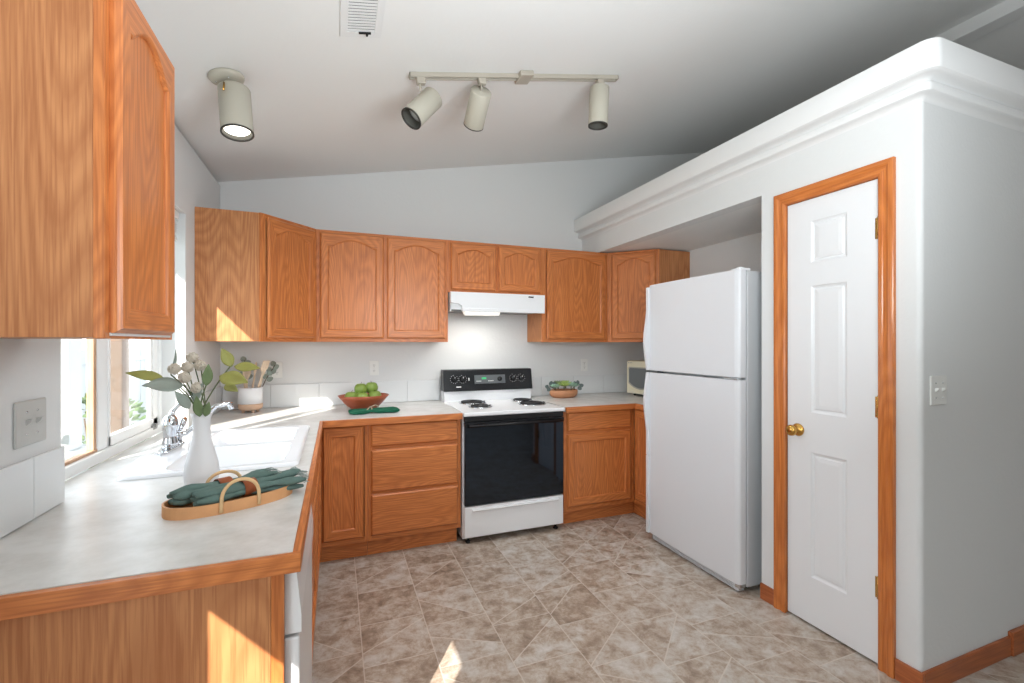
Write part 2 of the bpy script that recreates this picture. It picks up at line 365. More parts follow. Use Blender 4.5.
# stepped drywall crown with rounded edges and its deck
def crown():
    prof = [(-.004, 2.352)]
    def cove(d0, z0, d1, z1, n=6): return [(d0+(d1-d0)*(1-math.cos(a)), z0+(z1-z0)*math.sin(a)) for a in [PI/2*i/n for i in range(n+1)]]
    def nose(d, z0, z1, r=.007): return [(d-r, z0), (d-r*.3, z0+r*.3), (d, z0+r), (d, z1-r), (d-r*.3, z1-r*.3), (d-r, z1)]
    prof += cove(.0, 2.354, .033, 2.374)+nose(.043, 2.375, 2.412)+[(.030, 2.412)]+cove(.030, 2.412, .076, 2.430)[1:]+nose(.088, 2.431, CT, .010)+[(-.02, CT), (-1.0, CT)]
    bm = bmesh.new(); rings = []
    for d, z in prof:
        x0, y0 = PX-d, PY-d; r = .022+.35*max(d, 0)
        path = [(x0, YB), (x0, (YB+y0)/2)]+[(x0+r-r*math.cos(a), y0+r-r*math.sin(a)) for a in [PI/2*k/8 for k in range(9)]]+[(x0+(4.6-x0)/2, y0), (4.6, y0)]
        rings.append([bm.verts.new((x, y, z)) for x, y in path])
    for a, c in zip(rings, rings[1:]):
        for k in range(len(a)-1): f = bm.faces.new((a[k], a[k+1], c[k+1], c[k])); f.smooth = True
    bmesh.ops.recalc_face_normals(bm, faces=bm.faces)
    x = B(); x.bm.free(); x.bm = bm
    x.box(PX-.06, 4.6, PY-.06, YB, CT-.09, CT-.001)
    o = x.build('trim_2', WTRIM); o.data.set_sharp_from_angle(angle=math.radians(32)); return struct(o)
crown()

# baseboards
def bb(name, x0, x1, y0, y1, h, mat):
    return struct(B().box(x0, x1, y0, y1, 0, h, .003).build(name, mat))
bb('baseboard_pantry_front', PX-.013, PX, PY-.012, 1.197, .085, OBASEY)
bb('baseboard_pantry_left', PX-.013, PX, 1.752, 1.84, .085, OBASEY)
bb('baseboard_pantry_side', PX-.0, 2.80, PY-.013, PY, .085, OBASE)
bb('trim_5', 2.80, 3.6, PY-.02, PY, .105, OBASE)

# door casing (moulded) and pantry door
def casing_profile(t):  # across-width coordinate 0..1 -> protrusion
    return t
cas = B()
prof = [(0, 0), (0, .010), (.006, .014), (.016, .014), (.020, .011), (.030, .012), (.042, .019), (.056, .019), (.060, .016), (.060, 0)]
def casing(y0, y1, zt, wdt):   # mitred frame round the opening: inner edge at y0,y1,zt
    b = bmesh.new(); rings = []
    k = wdt/.06
    for (u, p) in prof:
        u *= k
        rings.append([b.verts.new((PX-p, y0-u, 0)), b.verts.new((PX-p, y0-u, zt+u)), b.verts.new((PX-p, y1+u, zt+u)), b.verts.new((PX-p, y1+u, 0))])
    for a, c in zip(rings, rings[1:]+rings[:1]):
        for i in range(3):
            f = b.faces.new((a[i], a[i+1], c[i+1], c[i])); f.material_index = 1 if i == 1 else 0
    b.faces.new([r[0] for r in rings]); b.faces.new([r[3] for r in rings][::-1])
    bmesh.ops.recalc_face_normals(b, faces=b.faces)
    me = bpy.data.meshes.new('door_casing'); b.to_mesh(me); b.free(); me.materials.append(OTRIM); me.materials.append(OTRIMY)
    o = bpy.data.objects.new('trim_6', me); COL.objects.link(o); struct(o); return o
cas = casing(1.260, 1.692, 2.102, .062)
b = B(); b.box(PX-.001, PX+.10, DY0, DY0+.004, 0, DZ); b.box(PX-.001, PX+.10, DY1-.004, DY1, 0, DZ); b.box(PX-.001, PX+.10, DY0, DY1, DZ-.004, DZ)
b.build('door_jamb', OTRIM, cas)
# 3-panel door, faces -X
def rloop(y0, y1, z0, z1, x): return [(x, y1, z0), (x, y0, z0), (x, y0, z1), (x, y1, z1)]
DXF = PX+.006
panels = [(1.397, 1.567, 1.785, 1.99), (1.397, 1.567, 1.05, 1.672), (1.397, 1.567, .243, .856)]
def pantry_door():
    bmx = bmesh.new(); y0, y1, z0, z1 = 1.264, 1.690, .012, 2.098
    zs = [z0]+[v for p in panels[::-1] for v in (p[2], p[3])]+[z1]
    ys = [y0, 1.397, 1.567, y1]
    V = lambda x, y, z: bmx.verts.new((x, y, z))
    for i in range(3):
        for j in range(len(zs)-1):
            if i == 1 and j % 2 == 1:
                loops = [(0, 0), (.008, .007), (.016, .009), (.022, .004), (.040, .0015)]
                prev = None
                for ins, dep in loops:
                    L_ = [V(*q) for q in rloop(ys[i]+ins, ys[i+1]-ins, zs[j]+ins, zs[j+1]-ins, DXF+dep)]
                    if prev:
                        for k in range(4): bmx.faces.new((prev[k], prev[(k+1) % 4], L_[(k+1) % 4], L_[k]))
                    prev = L_
                bmx.faces.new(prev)
            else:
                bmx.faces.new([V(*q) for q in rloop(ys[i], ys[i+1], zs[j], zs[j+1], DXF)])
    bk = [V(*q) for q in rloop(y0, y1, z0, z1, DXF+.035)]; fr = [V(*q) for q in rloop(y0, y1, z0, z1, DXF)]
    bmx.faces.new(bk[::-1])
    for k in range(4): bmx.faces.new((fr[k], bk[k], bk[(k+1) % 4], fr[(k+1) % 4]))
    bmesh.ops.remove_doubles(bmx, verts=bmx.verts, dist=1e-5); bmesh.ops.recalc_face_normals(bmx, faces=bmx.faces)
    me = bpy.data.meshes.new('door_1'); bmx.to_mesh(me); bmx.free(); me.materials.append(WDOOR)
    o = bpy.data.objects.new('door_1', me); COL.objects.link(o); return struct(o)
door = pantry_door()
Rm = Matrix.Translation((DXF, 1.632, .955)) @ Matrix.Rotation(-PI/2, 4, 'Y')
B().lathe([(0, 0), (.031, 0), (.032, .004), (.026, .009), (.013, .013), (.011, .028), (.014, .034), (.024, .038), (.0275, .048), (.026, .058), (.018, .065), (.006, .067), (0, .067)], M=Rm, seg=32).build('knob', BRASS, door)
for z in (1.885, 1.115, .34):
    b = B(); b.box(DXF-.003, DXF+.002, 1.259, 1.279, z-.045, z+.045, .001); b.tube([(DXF-.006, 1.264, z-.047), (DXF-.006, 1.264, z+.047)], .0055, 10)
    b.tube([(DXF-.006, 1.264, z+.047), (DXF-.006, 1.264, z+.054)], [.004, .002], 8)
    for dz in (-.03, 0, .03): b.ball((DXF-.004, 1.272, z+dz), .003, seg=8)
    b.build('hinge', BRASS, door)
# door stop: brass spring type near the right end of the baseboard
b = B(); b.tube([(2.90, PY-.02, .05), (2.90, PY-.10, .048)], .004, 8); 
for i in range(9): b.lathe([(.004, -.002), (.0075, 0), (.004, .002)], M=Matrix.Translation((2.90, PY-.03-i*.007, .0495)) @ Matrix.Rotation(PI/2, 4, 'X'), seg=12)
b.lathe([(0, -.006), (.009, -.006), (.009, .006), (0, .006)], M=Matrix.Translation((2.90, PY-.105, .048)) @ Matrix.Rotation(PI/2, 4, 'X'), seg=14)
tag(b.build('door_stop', BRASS), 'small brass spring door stop on the oak baseboard at far right', 'door stop')

# ------------------------------------------------------------------ window over the sink
Y0, Y1, Z0, Z1 = W1
b = B(); fx0, fx1 = -.92, -.875
b.box(fx0, fx1+.0, Y0, Y1, Z0, .957, .003); b.box(fx0, fx1, Y0, Y1, Z1-.05, Z1, .003); b.box(fx0, fx1, Y0, Y0+.05, .957, Z1-.05, .003); b.box(fx0, fx1, Y1-.035, Y1, .957, Z1-.05, .003)
win = struct(b.build('window_1', VINYL))
b = B(); b.box(-.918, -.888, 2.300, 2.385, .957, Z1-.05, .003); b.build('mullion', VINYL, win)
b = B(); ya, yb = 2.385, Y1-.035
b.box(-.912, -.885, ya, ya+.018, .957, Z1-.05, .003); b.box(-.912, -.885, yb-.06, yb, .957, Z1-.05, .003); b.box(-.912, -.885, ya, yb, .957, 1.0, .003); b.box(-.912, -.885, ya, yb, Z1-.09, Z1-.05, .003)
b.box(-.905, -.89, yb-.085, yb-.06, 1.0, Z1-.09, .002)
b.build('sash', VINYL, win)
B().box(-.902, -.898, ya+.018, yb-.06, 1.0, Z1-.09).build('pane', GLASS, win)
B().box(-.906, -.902, Y0+.05, 2.30, .957, Z1-.05).build('pane', GLASS, win)
b = B(); b.box(-.916, -.890, Y0+.05, 2.33, .957, .968, .002); b.box(-.916, -.893, 2.277, 2.30, .968, Z1-.05, .002); b.build('wooden_sash_strip', oak('raw_pine', 'z', (214, 180, 150), (202, 162, 130), (180, 136, 104), .6), win)
b = B(); b.box(-.885, -.872, 2.85, 2.90, .945, .965, .003); b.box(-.882, -.866, 2.865, 2.885, .953, .975, .003); b.build('latch', base('latch_grey', (150, 150, 148), .4), win)
B().box(-.874, XL+.0005, Y0+.002, Y1-.002, HT, HC, 0).build('sill', CTOP, win)
# raised mini blind at the head of the recess
bl = thing('window_blind', 'white mini blind raised at the top of the window over the sink', 'blind', (-.81, 2.37, 1.94))
B().box(-.02, .02, -.58, .58, .115, .155, .003).build('head_rail', VINYL, bl)
b = B()
for i in range(9): b.box(-.0125, .0125, -.575, .575, .022+i*.010, .0245+i*.010, .0005)
b.build('slats', VINYL, bl)
B().box(-.014, .014, -.575, .575, 0, .016, .003).build('bottom_rail', VINYL, bl)
# second window by the dining end (behind the photographer) that lets the sun in
y0, y1, z0, z1 = W2; b = B()
for q in ((y0, y1, z0, z0+.02), (y0, y1, z1-.01, z1)): b.box(-.91, -.88, *q)
struct(b.build('window_2', VINYL))

# ------------------------------------------------------------------ outside
struct(B().box(-14, -.92, -12, 14, -.5, -.3).build('ground_outside', base('lawn', (84, 96, 66), .95, var=.3, vscale=3)))
SIDW = base('white_siding', (150, 150, 148), .6)
struct(B().box(-1.50, -.92, YF-.5, 8.0, 2.495, 2.64).build('eave', SIDW))
struct(B().box(-1.23, -.92, 1.60, 1.70, -.3, 2.45).build('wall_sun_blocker', SIDW))  # unseen fin added to keep sun off the nearer window pane
ps = thing('porch_post', 'white boxed porch post standing just outside the left window pane', 'post', (-1.9, 4.35, -.3))
B().box(-.09, .09, -.09, .09, 0, 2.75, .006).build('shaft', SIDW, ps); B().box(-.12, .12, -.12, .12, 0, .9, .01).build('base_wrap', SIDW, ps)
tag(B().box(-.08, .08, -.08, .08, 0, 2.75, .01).build('brick_column', base('tan_brick', (112, 96, 84), .85, var=.2, vscale=20), None, (-1.9, 5.25, -.3)), 'tan column outside behind the right window pane', 'column')
b = B()
for i in range(26): b.box(-.01, .01, i*.2, i*.2+.19, 0, 1.6, .003)
b.box(-.03, .03, 0, 5.2, 1.4, 1.48, .003); b.box(-.03, .03, 0, 5.2, .3, .38, .003)
tag(b.build('fence', SIDW, None, (-3.2, 6.2, -.3)), 'white board fence beyond the window', 'fence')
def shrub(loc, r, h, label):
    t = thing('shrub', label, 'shrub', loc, 0, 'shrubs outside the window'); f = B(); rnd = random.Random(int(loc[1]*10))
    for i in range(260):
        a = rnd.uniform(0, 2*PI); q = rnd.uniform(0, 1); z = h*(.15+.85*q); rr = r*math.sqrt(max(.05, 1-(2*q-1)**2))*rnd.uniform(.6, 1)
        p = Vector((rr*math.cos(a), rr*math.sin(a), z)); d = Vector((math.cos(a), math.sin(a), rnd.uniform(-.2, 1))).normalized()
        f.leaf(p, p+d*.11, .05, (rnd.uniform(-1, 1), rnd.uniform(-1, 1), 1))
    f.build('foliage', base('shrub_leaf', (84, 104, 62), .7, var=.3, vscale=8), t)
    g = B()
    for k in range(5): g.tube([(0, 0, 0), (.1*math.cos(k*1.3), .1*math.sin(k*1.3), h*.8)], [.015, .006], 6)
    g.build('stem', STEM, t)
shrub((-2.3, 3.75, -.3), .45, 1.35, 'leafy green shrub seen through the left window pane')
shrub((-2.45, 6.3, -.3), .5, 1.1, 'low green shrub seen through the right window pane')

# ------------------------------------------------------------------ cabinets
def oak_door(wd, ht, arch=.05, fw=.050, rail=.055, th=.02):
    """framed door in the local XZ plane, back at y=0 and front at y=-th, recessed flat panel"""
    bm = bmesh.new(); NA = 22
    def inner(ins, y):
        x0, x1 = fw+ins, wd-fw-ins; zb = rail+ins; zt = ht-(rail-.012 if arch else rail)-ins; zs = zt-arch
        pts = [(x0, y, zb), (x1, y, zb)]
        for i in range(NA+1):
            q = i/NA; x = x1+(x0-x1)*q; t = abs(2*q-1); bump = (.5+.5*math.cos(PI*min(1, t/.9)))**.5 if arch else 1
            pts.append((x, y, zs+arch*bump))
        return pts
    def outer(ins, y):
        x0, x1 = ins, wd-ins; pts = [(x0, y, ins), (x1, y, ins)]
        for i in range(NA+1):
            q = i/NA; xi = (fw+(wd-2*fw)*(1-q)); x = x1 if i == 0 else (x0 if i == NA else xi); pts.append((x, y, ht-ins))
        return pts
    loops = [outer(0, 0), outer(0, -th*.45), outer(.004, -th*.62), outer(.010, -th), inner(0, -th), inner(.004, -th+.002), inner(.008, -th+.007), inner(.009, -th+.011)]
    VL = [[bm.verts.new(p) for p in l] for l in loops]; n = len(VL[0])
    for li in range(len(VL)-1):
        for i in range(n):
            j = (i+1) % n
            f = bm.faces.new((VL[li][i], VL[li][j], VL[li+1][j], VL[li+1][i]))
            side = i in (1, n-1) ; f.material_index = 0 if side else 1
            if li == 3 and side: f.material_index = 0
    bm.faces.new(VL[-1]); bm.faces.new(VL[0][::-1])
    bmesh.ops.recalc_face_normals(bm, faces=bm.faces)
    x = B(); x.bm.free(); x.bm = bm; return x
def door_part(parent, x, z, wd, ht, arch=.05, name='door', rot=(0, 0, 0), y=0, **k):
    return oak_door(wd, ht, arch, **k).build(name, [OV, OH], parent, (x, y, z), rot)
def drawer_front(parent, x, z, wd, ht):
    b = B(); th = .02; bm = bmesh.new()
    lp = [(0, 0), (0, -.009), (.004, -.013), (.010, -.02)]; prev = None
    for ins, y in lp:
        L_ = [bm.verts.new(p) for p in ((ins, y, ins), (wd-ins, y, ins), (wd-ins, y, ht-ins), (ins, y, ht-ins))]
        if prev:
            for k in range(4): bm.faces.new((prev[k], prev[(k+1) % 4], L_[(k+1) % 4], L_[k]))
        else: first = L_
        prev = L_
    bm.faces.new(prev); bm.faces.new(first[::-1]); bmesh.ops.recalc_face_normals(bm, faces=bm.faces)
    b.bm.free(); b.bm = bm; return b.build('drawer_front', OH, parent, (x, 0, z))
def face_frame(parent, wd, z0, z1, st=.035, mids=(), rails=(), top=.03, bot=.03):
    b = B(); t = .019
    b.box(0, st, 0, t, z0, z1, .001); b.box(wd-st, wd, 0, t, z0, z1, .001)
    for m in mids: b.box(m-.02, m+.02, 0, t, z0+bot, z1-top, .001)
    b.box(st, wd-st, 0, t, z0, z0+bot, .001, mi=1); b.box(st, wd-st, 0, t, z1-top, z1, .001, mi=1)
    for r in rails: b.box(st, wd-st, 0, t, r-.015, r+.015, .001, mi=1)
    return b.build('face_frame', [OV, OH], parent)
def carcass(parent, wd, dp, z0, z1, mat=None):
    return B().box(.001, wd-.001, .019, dp, z0+.002, z1-.001, .0015).build('carcass', mat or OPLY, parent)
UZ0, UZ1 = 1.40, 2.188
# near wall cabinet on the left wall, facing +X
t = thing('wall_cabinet', 'nearest oak wall cabinet at upper left, cut off by the frame', 'cabinet', (-.445, 1.18, 0), PI/2)
carcass(t, .415, .323, UZ0, UZ1); face_frame(t, .415, UZ0, UZ1); door_part(t, .02, UZ0+.012, .355, .764, .06, rail=.048)
b = B(); b.box(.02, .39, -.004, .0, UZ0+.006, UZ0+.014, .001); b.build('door_bumper_strip', WTRIM, t)
# diagonal corner cabinets
def diag_cab(ax, ay, bx, by, cornerpts, name_label, rot, dx, dw):
    t = thing('corner_wall_cabinet', name_label, 'cabinet', (ax, ay, 0), rot)
    c, s = math.cos(-rot), math.sin(-rot)
    def loc(p): x, y = p[0]-ax, p[1]-ay; return (c*x-s*y, s*x+c*y)
    L_ = math.hypot(bx-ax, by-ay)
    pts = [loc(p) for p in cornerpts]
    b = B(); b.prism(pts, UZ0+.002, UZ1-.001, 'z', bev=.001); b.build('carcass', OPLY, t)
    b = B(); b.box(0, .035, -.002, .015, UZ0, UZ1, .001); b.box(L_-.035, L_, -.002, .015, UZ0, UZ1, .001); b.box(.035, L_-.035, -.002, .015, UZ0, UZ0+.03, mi=1); b.box(.035, L_-.035, -.002, .015, UZ1-.03, UZ1, mi=1)
    b.build('face_frame', [OV, OH], t)
    door_part(t, dx, UZ0+.025, dw, .745, .05, y=-.002)
e = .006
diag_cab(-.432, 3.15, -.13, 3.47, [(-.432, 3.15+e), (-.13, 3.47+e), (-.13-.001, YB-.001), (XL+.001, YB-.001), (XL+.001, 3.15)], 'oak diagonal corner wall cabinet beside the window, sun patch on its side', math.atan2(.32, .302), .045, .375)
diag_cab(2.24, 3.47, 2.55, 3.155, [(2.24+.001, YB-.001), (2.24+.001, 3.47+e), (2.55, 3.155+e), (XR-.001, 3.155+e), (XR-.001, YB-.001)], 'oak diagonal corner wall cabinet between the fridge and back wall', math.atan2(-.315, .31), .04, .375)
# straight wall cabinets on the back wall
def wall_cab(x0, x1, z0, doors, label, mids=()):
    t = thing('wall_cabinet', label, 'cabinet', (x0, 3.47, 0))
    carcass(t, x1-x0, YB-3.47-.001, z0, UZ1); face_frame(t, x1-x0, z0, UZ1, mids=mids)
    for dx0, dx1, dz0, dz1, ar in doors: door_part(t, dx0-x0, dz0, dx1-dx0, dz1-dz0, ar)
    return t
wall_cab(-.129, .806, UZ0, [(-.105, .327, 1.425, 2.170, .05), (.349, .785, 1.425, 2.170, .05)], 'wide oak wall cabinet with two arched doors left of the range hood', (.468,))
wall_cab(.807, 1.604, 1.785, [(.825, 1.196, 1.805, 2.170, .04), (1.214, 1.585, 1.805, 2.170, .04)], 'short two-door oak wall cabinet above the range hood', (.398,))
wall_cab(1.605, 2.239, UZ0, [(1.645, 2.215, 1.425, 2.170, .05)], 'single-door oak wall cabinet right of the range hood')

# base cabinets
BT, BZ = HT-.001, .115
FY = 3.08
def toe(parent, wd, name='toe_kick', y=.06): return B().box(0, wd, y, y+.016, 0, BZ, .001).build(name, OH, parent)
# corner + drawer base left of the range
t = thing('base_cabinet', 'oak corner base cabinet with one narrow door left of the drawers', 'cabinet', (-.099, FY, 0))
B().box(.001, .289, .019, YB-FY-.001, BZ, BT).build('carcass', OPLY, t); face_frame(t, .29, BZ, BT, st=.02); toe(t, .29); door_part(t, .020, .15, .243, .715, 0, fw=.05, rail=.06)
t = thing('drawer_cabinet', 'oak base cabinet with three stacked drawers beside the range', 'cabinet', (.192, FY, 0))
B().box(.001, .612, .019, YB-FY-.001, BZ, BT).build('carcass', OPLY, t); face_frame(t, .613, BZ, BT, st=.025, rails=(.71, .422)); toe(t, .600)
for z0, z1 in ((.723, .868), (.43, .70), (.15, .414)): drawer_front(t, .018, z0, .572, z1-z0)
# right of the range
t = thing('base_cabinet', 'oak base cabinet with one drawer over one door right of the range', 'cabinet', (1.604, FY, 0))
B().box(.001, .634, .019, YB-FY-.001, BZ, BT).build('carcass', OPLY, t); face_frame(t, .635, BZ, BT, st=.03, rails=(.71,)); toe(t, .674)
drawer_front(t, .025, .723, .570, .145); door_part(t, .025, .15, .570, .55, 0, fw=.05, rail=.055)
t = thing('base_cabinet', 'narrow oak base cabinet tucked between the range corner and fridge', 'cabinet', (2.24, 3.078, 0), -PI/2)
B().box(.0, .340, .019, XR-2.24-.001, BZ, BT).build('carcass', OPLY, t); face_frame(t, .341, BZ, BT, st=.02); B().box(-.07, .34, .041, .056, 0, BZ, .001).build('toe_kick', OH, t); door_part(t, .025, .15, .30, .715, 0, fw=.05)
# left run: sink base, end panel
t = thing('sink_cabinet', 'oak sink base cabinet beyond the dishwasher, seen edge-on', 'cabinet', (-.105, 1.80, 0), PI/2)
B().box(.001, 1.276, .019, .66, BZ, .70).build('carcass', OPLY, t); face_frame(t, 1.277, BZ, BT, st=.03, mids=(.63,), rails=(.72,)); toe(t, 1.27)
for x in (.02, .65): door_part(t, x, .15, .60, .55, 0, fw=.05); drawer_front(t, x, .723, .60, .145)
t = thing('end_panel', 'oak panel closing the near end of the left counter, sun patch on it', 'cabinet panel', (XL, 1.163, 0))
B().box(.001, .632, 0, .019, .0, BT, .001).build('veneer_panel', OPLY, t); B().box(.6325, .659, -.001, .019, .0, BT, .0015).build('edge_stile', OV, t)

# worktops
def worktop(name, outline_pieces, label, edges, hole=None):
    t = thing(name, label, 'countertop', (0, 0, 0))
    b = B()
    for q in outline_pieces: b.box(*q, HT+.0, HC)
    b.build('laminate_top', CTOP, t)
    b = B()
    for (x0, x1, y0, y1, mi) in edges: b.box(x0, x1, y0, y1, HT-.003, HC-.002, .0015, mi=mi)
    b.build('oak_edge', [OH, OY], t)
    return t
CX, CY = -.075, 1.14
SX0, SX1, SY0, SY1 = -.685, -.165, 1.985, 2.815
e = .018
worktop('countertop', [(XL+.001, CX-e, CY+e, SY0), (XL+.001, SX0, SY0, SY1), (SX1, CX-e, SY0, SY1), (XL+.001, CX-e, SY1, YB-.001), (CX-e, .806, 3.03+e, YB-.001)],
        'L-shaped pale laminate countertop with oak edge holding the sink', [(XL+.001, CX, CY, CY+e, 0), (CX-e, CX, CY+e, 3.03, 1), (CX-e, .806, 3.03, 3.03+e, 0)])
worktop('countertop', [(1.602, XR-.001, 3.03+e, YB-.001), (2.215+e, XR-.001, 2.735, 3.03+e)],
        'short pale laminate countertop with oak edge between range and fridge', [(1.602, 2.215+e, 3.03, 3.03+e, 0), (2.215, 2.215+e, 2.735, 3.03, 1)])
# backsplash tiles (in one row, bevelled) with grout behind
b = B(); g = 1.085
def trow(u0, u1, edges, fn):
    cuts = [u0]+[e_ for e_ in edges if u0+.02 < e_ < u1-.02]+[u1]
    for a, c in zip(cuts, cuts[1:]): fn(a+.001, c-.001)
trow(XL+.014, .806, [-.45, -.12, .21, .54], lambda a, c: b.box(a, c, YB-.011, YB-.001, HC+.002, g, .002))
trow(1.606, XR-.01, [1.74, 2.07, 2.40, 2.73], lambda a, c: b.box(a, c, YB-.011, YB-.001, HC+.002, g, .002))
trow(CY+.0, 1.763, [1.285, 1.612], lambda a, c: b.box(XL+.001, XL+.011, a, c, HC+.002, 1.083, .002))
trow(2.985, YB-.014, [3.3, 3.6], lambda a, c: b.box(XL+.001, XL+.011, a, c, HC+.002, g, .002))
struct(b.build('trim_7', TILE))

# ------------------------------------------------------------------ dishwasher (front and near side only just seen)
t = thing('dishwasher', 'white dishwasher under the near end of the left counter', 'dishwasher', (-.08, 1.184, 0), PI/2)
B().box(.002, .60, .035, .62, .06, BT-.004, .003).build('tub', base('dishwasher_side_grey', (206, 208, 210), .4), t)
B().box(.0, .602, 0, .034, .11, .70, .004).build('door', WHITE, t)
b = B(); b.prism([(-.004, .71), (.034, .71), (.034, .868), (.008, .868), (-.004, .75)], .0, .602, 'x'); b.build('control_panel', WHITE, t)
B().box(.01, .59, .05, .06, .0, .10, .002).build('kick_plate', BLKP, t)

# ------------------------------------------------------------------ sink and faucet
def sink():
    t = thing('kitchen_sink', 'white double-bowl drop-in sink under the window', 'sink', ((SX0+SX1)/2, (SY0+SY1)/2, HC))
    cx, cy = (SX0+SX1)/2, (SY0+SY1)/2
    X0, X1, YA, YBk = -.715-cx, -.137-cx, 1.955-cy, 2.845-cy
    bm = bmesh.new()
    def rr(x0, x1, y0, y1, r, z, n=5):
        pts = []
        for (px, py, a0) in ((x1-r, y1-r, 0), (x0+r, y1-r, PI/2), (x0+r, y0+r, PI), (x1-r, y0+r, 3*PI/2)):
            for i in range(n+1):
                a = a0+PI/2*i/n; pts.append(bm.verts.new((px+r*math.cos(a), py+r*math.sin(a), z)))
        return pts
    def bridge(a, c):
        n = len(a)
        for i in range(n): f = bm.faces.new((a[i], a[(i+1) % n], c[(i+1) % n], c[i])); f.smooth = True
    ymid = 2.40-cy; bx0 = -.590-cx; bx1 = -.19-cx
    l0 = rr(X0, X1, YA, YBk, .03, .001); l1 = rr(X0+.004, X1-.004, YA+.004, YBk-.004, .03, .011); l2 = rr(X0+.012, X1-.012, YA+.012, YBk-.012, .026, .014)
    bridge(l0, l1); bridge(l1, l2)
    # the deck split in two halves, each with a bowl cut in
    tops = []
    for (ya, yb) in ((YA+.045, ymid-.014), (ymid+.014, YBk-.045)):
        r0 = rr(bx0, bx1, ya, yb, .05, .012); r1 = rr(bx0+.006, bx1-.006, ya+.006, yb-.006, .05, .004); r2 = rr(bx0+.03, bx1-.03, ya+.03, yb-.03, .05, -.15); r3 = rr(bx0+.06, bx1-.06, ya+.06, yb-.06, .04, -.165)
        bridge(r0, r1); bridge(r1, r2); bridge(r2, r3); bm.faces.new(r3); tops.append(r0)
    # deck = planar fill with holes
    def ring_edges(l): return [bm.edges.get((l[i], l[(i+1) % len(l)])) for i in range(len(l))]
    bmesh.ops.triangle_fill(bm, use_beauty=True, use_dissolve=False, edges=ring_edges(l2)+ring_edges(tops[0])+ring_edges(tops[1]))
    bmesh.ops.recalc_face_normals(bm, faces=bm.faces)
    x = B(); x.bm.free(); x.bm = bm; x.build('basin', PORC, t)
    for yy in ((YA+.045+ymid-.014)/2, (ymid+.014+YBk-.045)/2):
        B().lathe([(0, 0), (.018, .0), (.03, .004), (.042, .003), (.044, 0)], c=((bx0+bx1)/2, yy, -.164), seg=24).build('drain', CHROME, t)
    return t
sink()
f = thing('faucet', 'chrome single-lever kitchen faucet behind the white vase', 'faucet', (-.676, 2.40, HC+.013))
b = B(); b.prism([(.030*math.cos(a), .125*math.sin(a)) for a in [2*PI*i/28 for i in range(28)]], 0, .012, 'z', bev=.003); b.build('base_plate', CHROME, f)
b = B(); b.lathe([(0, .01), (.030, .01), (.030, .03), (.026, .045), (.026, .085), (.030, .095), (.030, .118), (.026, .135), (.016, .148), (0, .152)], seg=28); b.build('body', CHROME, f)
b = B(); b.tube([(0, .0, .14), (.005, .012, .165), (.03, .05, .20), (.075, .10, .238), (.085, .112, .242)], [.012, .011, .009, .010, .007], 12, flat=.75); b.build('lever_handle', CHROME, f)
b = B(); b.tube([(.018, .01, .06), (.05, .03, .062), (.075, .05, .085), (.115, .07, .135), (.155, .085, .170), (.195, .10, .178), (.215, .108, .172)], [.014, .012, .011, .011, .011, .011, .011], 14)
b.tube([(.205, .104, .175), (.213, .107, .150)], [.012, .011], 12); b.build('spout', CHROME, f)
b = B(); b.tube([(.02, .05, .012), (.02, .05, .07), (.03, .06, .11), (.035, .075, .12)], [.013, .012, .016, .011], 12); b.tube([(.02, .05, .01), (.02, .05, .02)], .02, 14); b.build('side_sprayer', CHROME, f)

# ------------------------------------------------------------------ range
RX0, RX1 = .815, 1.585
t = thing('range', 'white electric coil range with black glass oven door', 'stove', (RX0, 3.03, 0)); W = RX1-RX0
B().box(.0, W, .04, .73, .035, .885, .003).build('body', WHITE, t)
b = B(); b.box(-.002, W+.002, -.005, .73, .886, .913, .008, seg=3); b.build('cooktop', WHITE, t)
def burner(x, y, r, nm):
    p = B(); p.lathe([(r+.014, 0), (r+.014, .003), (r+.006, .004), (r*.8, -.0), (.02, -.002), (0, -.002)], seg=36)
    o = p.build('burner', CHROME, t, (x, y, .9145)); c = B(); pts = []
    turns = 4 if r > .085 else 3
    for i in range(turns*26+1):
        a = 2*PI*i/26; rr = .022+(r-.022)*i/(turns*26); pts.append((rr*math.cos(a), rr*math.sin(a), .0105))
    c.tube(pts, .0065, 6, flat=.7)
    for k in range(3):
        a = k*2*PI/3+.4; c.box(.01, r, -.003, .003, .002, .006, M=Matrix.Rotation(a, 4, 'Z'))
    c.build('coil', IRON, o)
burner(.205, .50, .098, 'a'); burner(.195, .255, .076, 'b'); burner(.63, .49, .076, 'c'); burner(.625, .27, .098, 'd')
b = B(); b.prism([(0, 0), (W, 0), (W, .088), (0, .088)], .62, .725, 'y', bev=.004); bg_ = b.build('backguard', WHITE, t, (0, 0, .912))
b = B(); b.prism([(.600, .998), (.725, .998), (.725, 1.172), (.640, 1.172), (.632, 1.166), (.605, 1.01)], -.004, W+.006, 'x', bev=.004); con = b.build('control_console', BLKP, t)
nrm = Vector((0, -.98, .17)).normalized(); tilt = math.atan2(.17, .98)
def con_M(x, z):  # point on slanted face, +Z of local = outward
    y = .605+(z-1.01)*(.632-.605)/(1.166-1.01)-.003
    return Matrix.Translation((x, y, z)) @ Matrix.Rotation(PI/2-tilt, 4, 'X')
for x in (.085, .155, .60, .675):
    k = B(); k.lathe([(0, .02), (.017, .02), (.02, .016), (.021, .0), (0, 0)], M=con_M(x, 1.095), seg=24); k.box(-.0035, .0035, -.019, .019, .018, .026, .001, M=con_M(x, 1.095))
    k.box(-.0012, .0012, .004, .018, .0262, .0268, mi=1, M=con_M(x, 1.095)); k.build('knob', [BLKP, PLATEW], con)
    d = B()
    for i in range(11):
        a = PI*2*(i+.5)/12; d.box(-.0012, .0012, .030, .0345, 0, .0014, M=con_M(x, 1.095) @ Matrix.Rotation(a, 4, 'Z'))
    d.build('dial_marks', PLATEW, con)
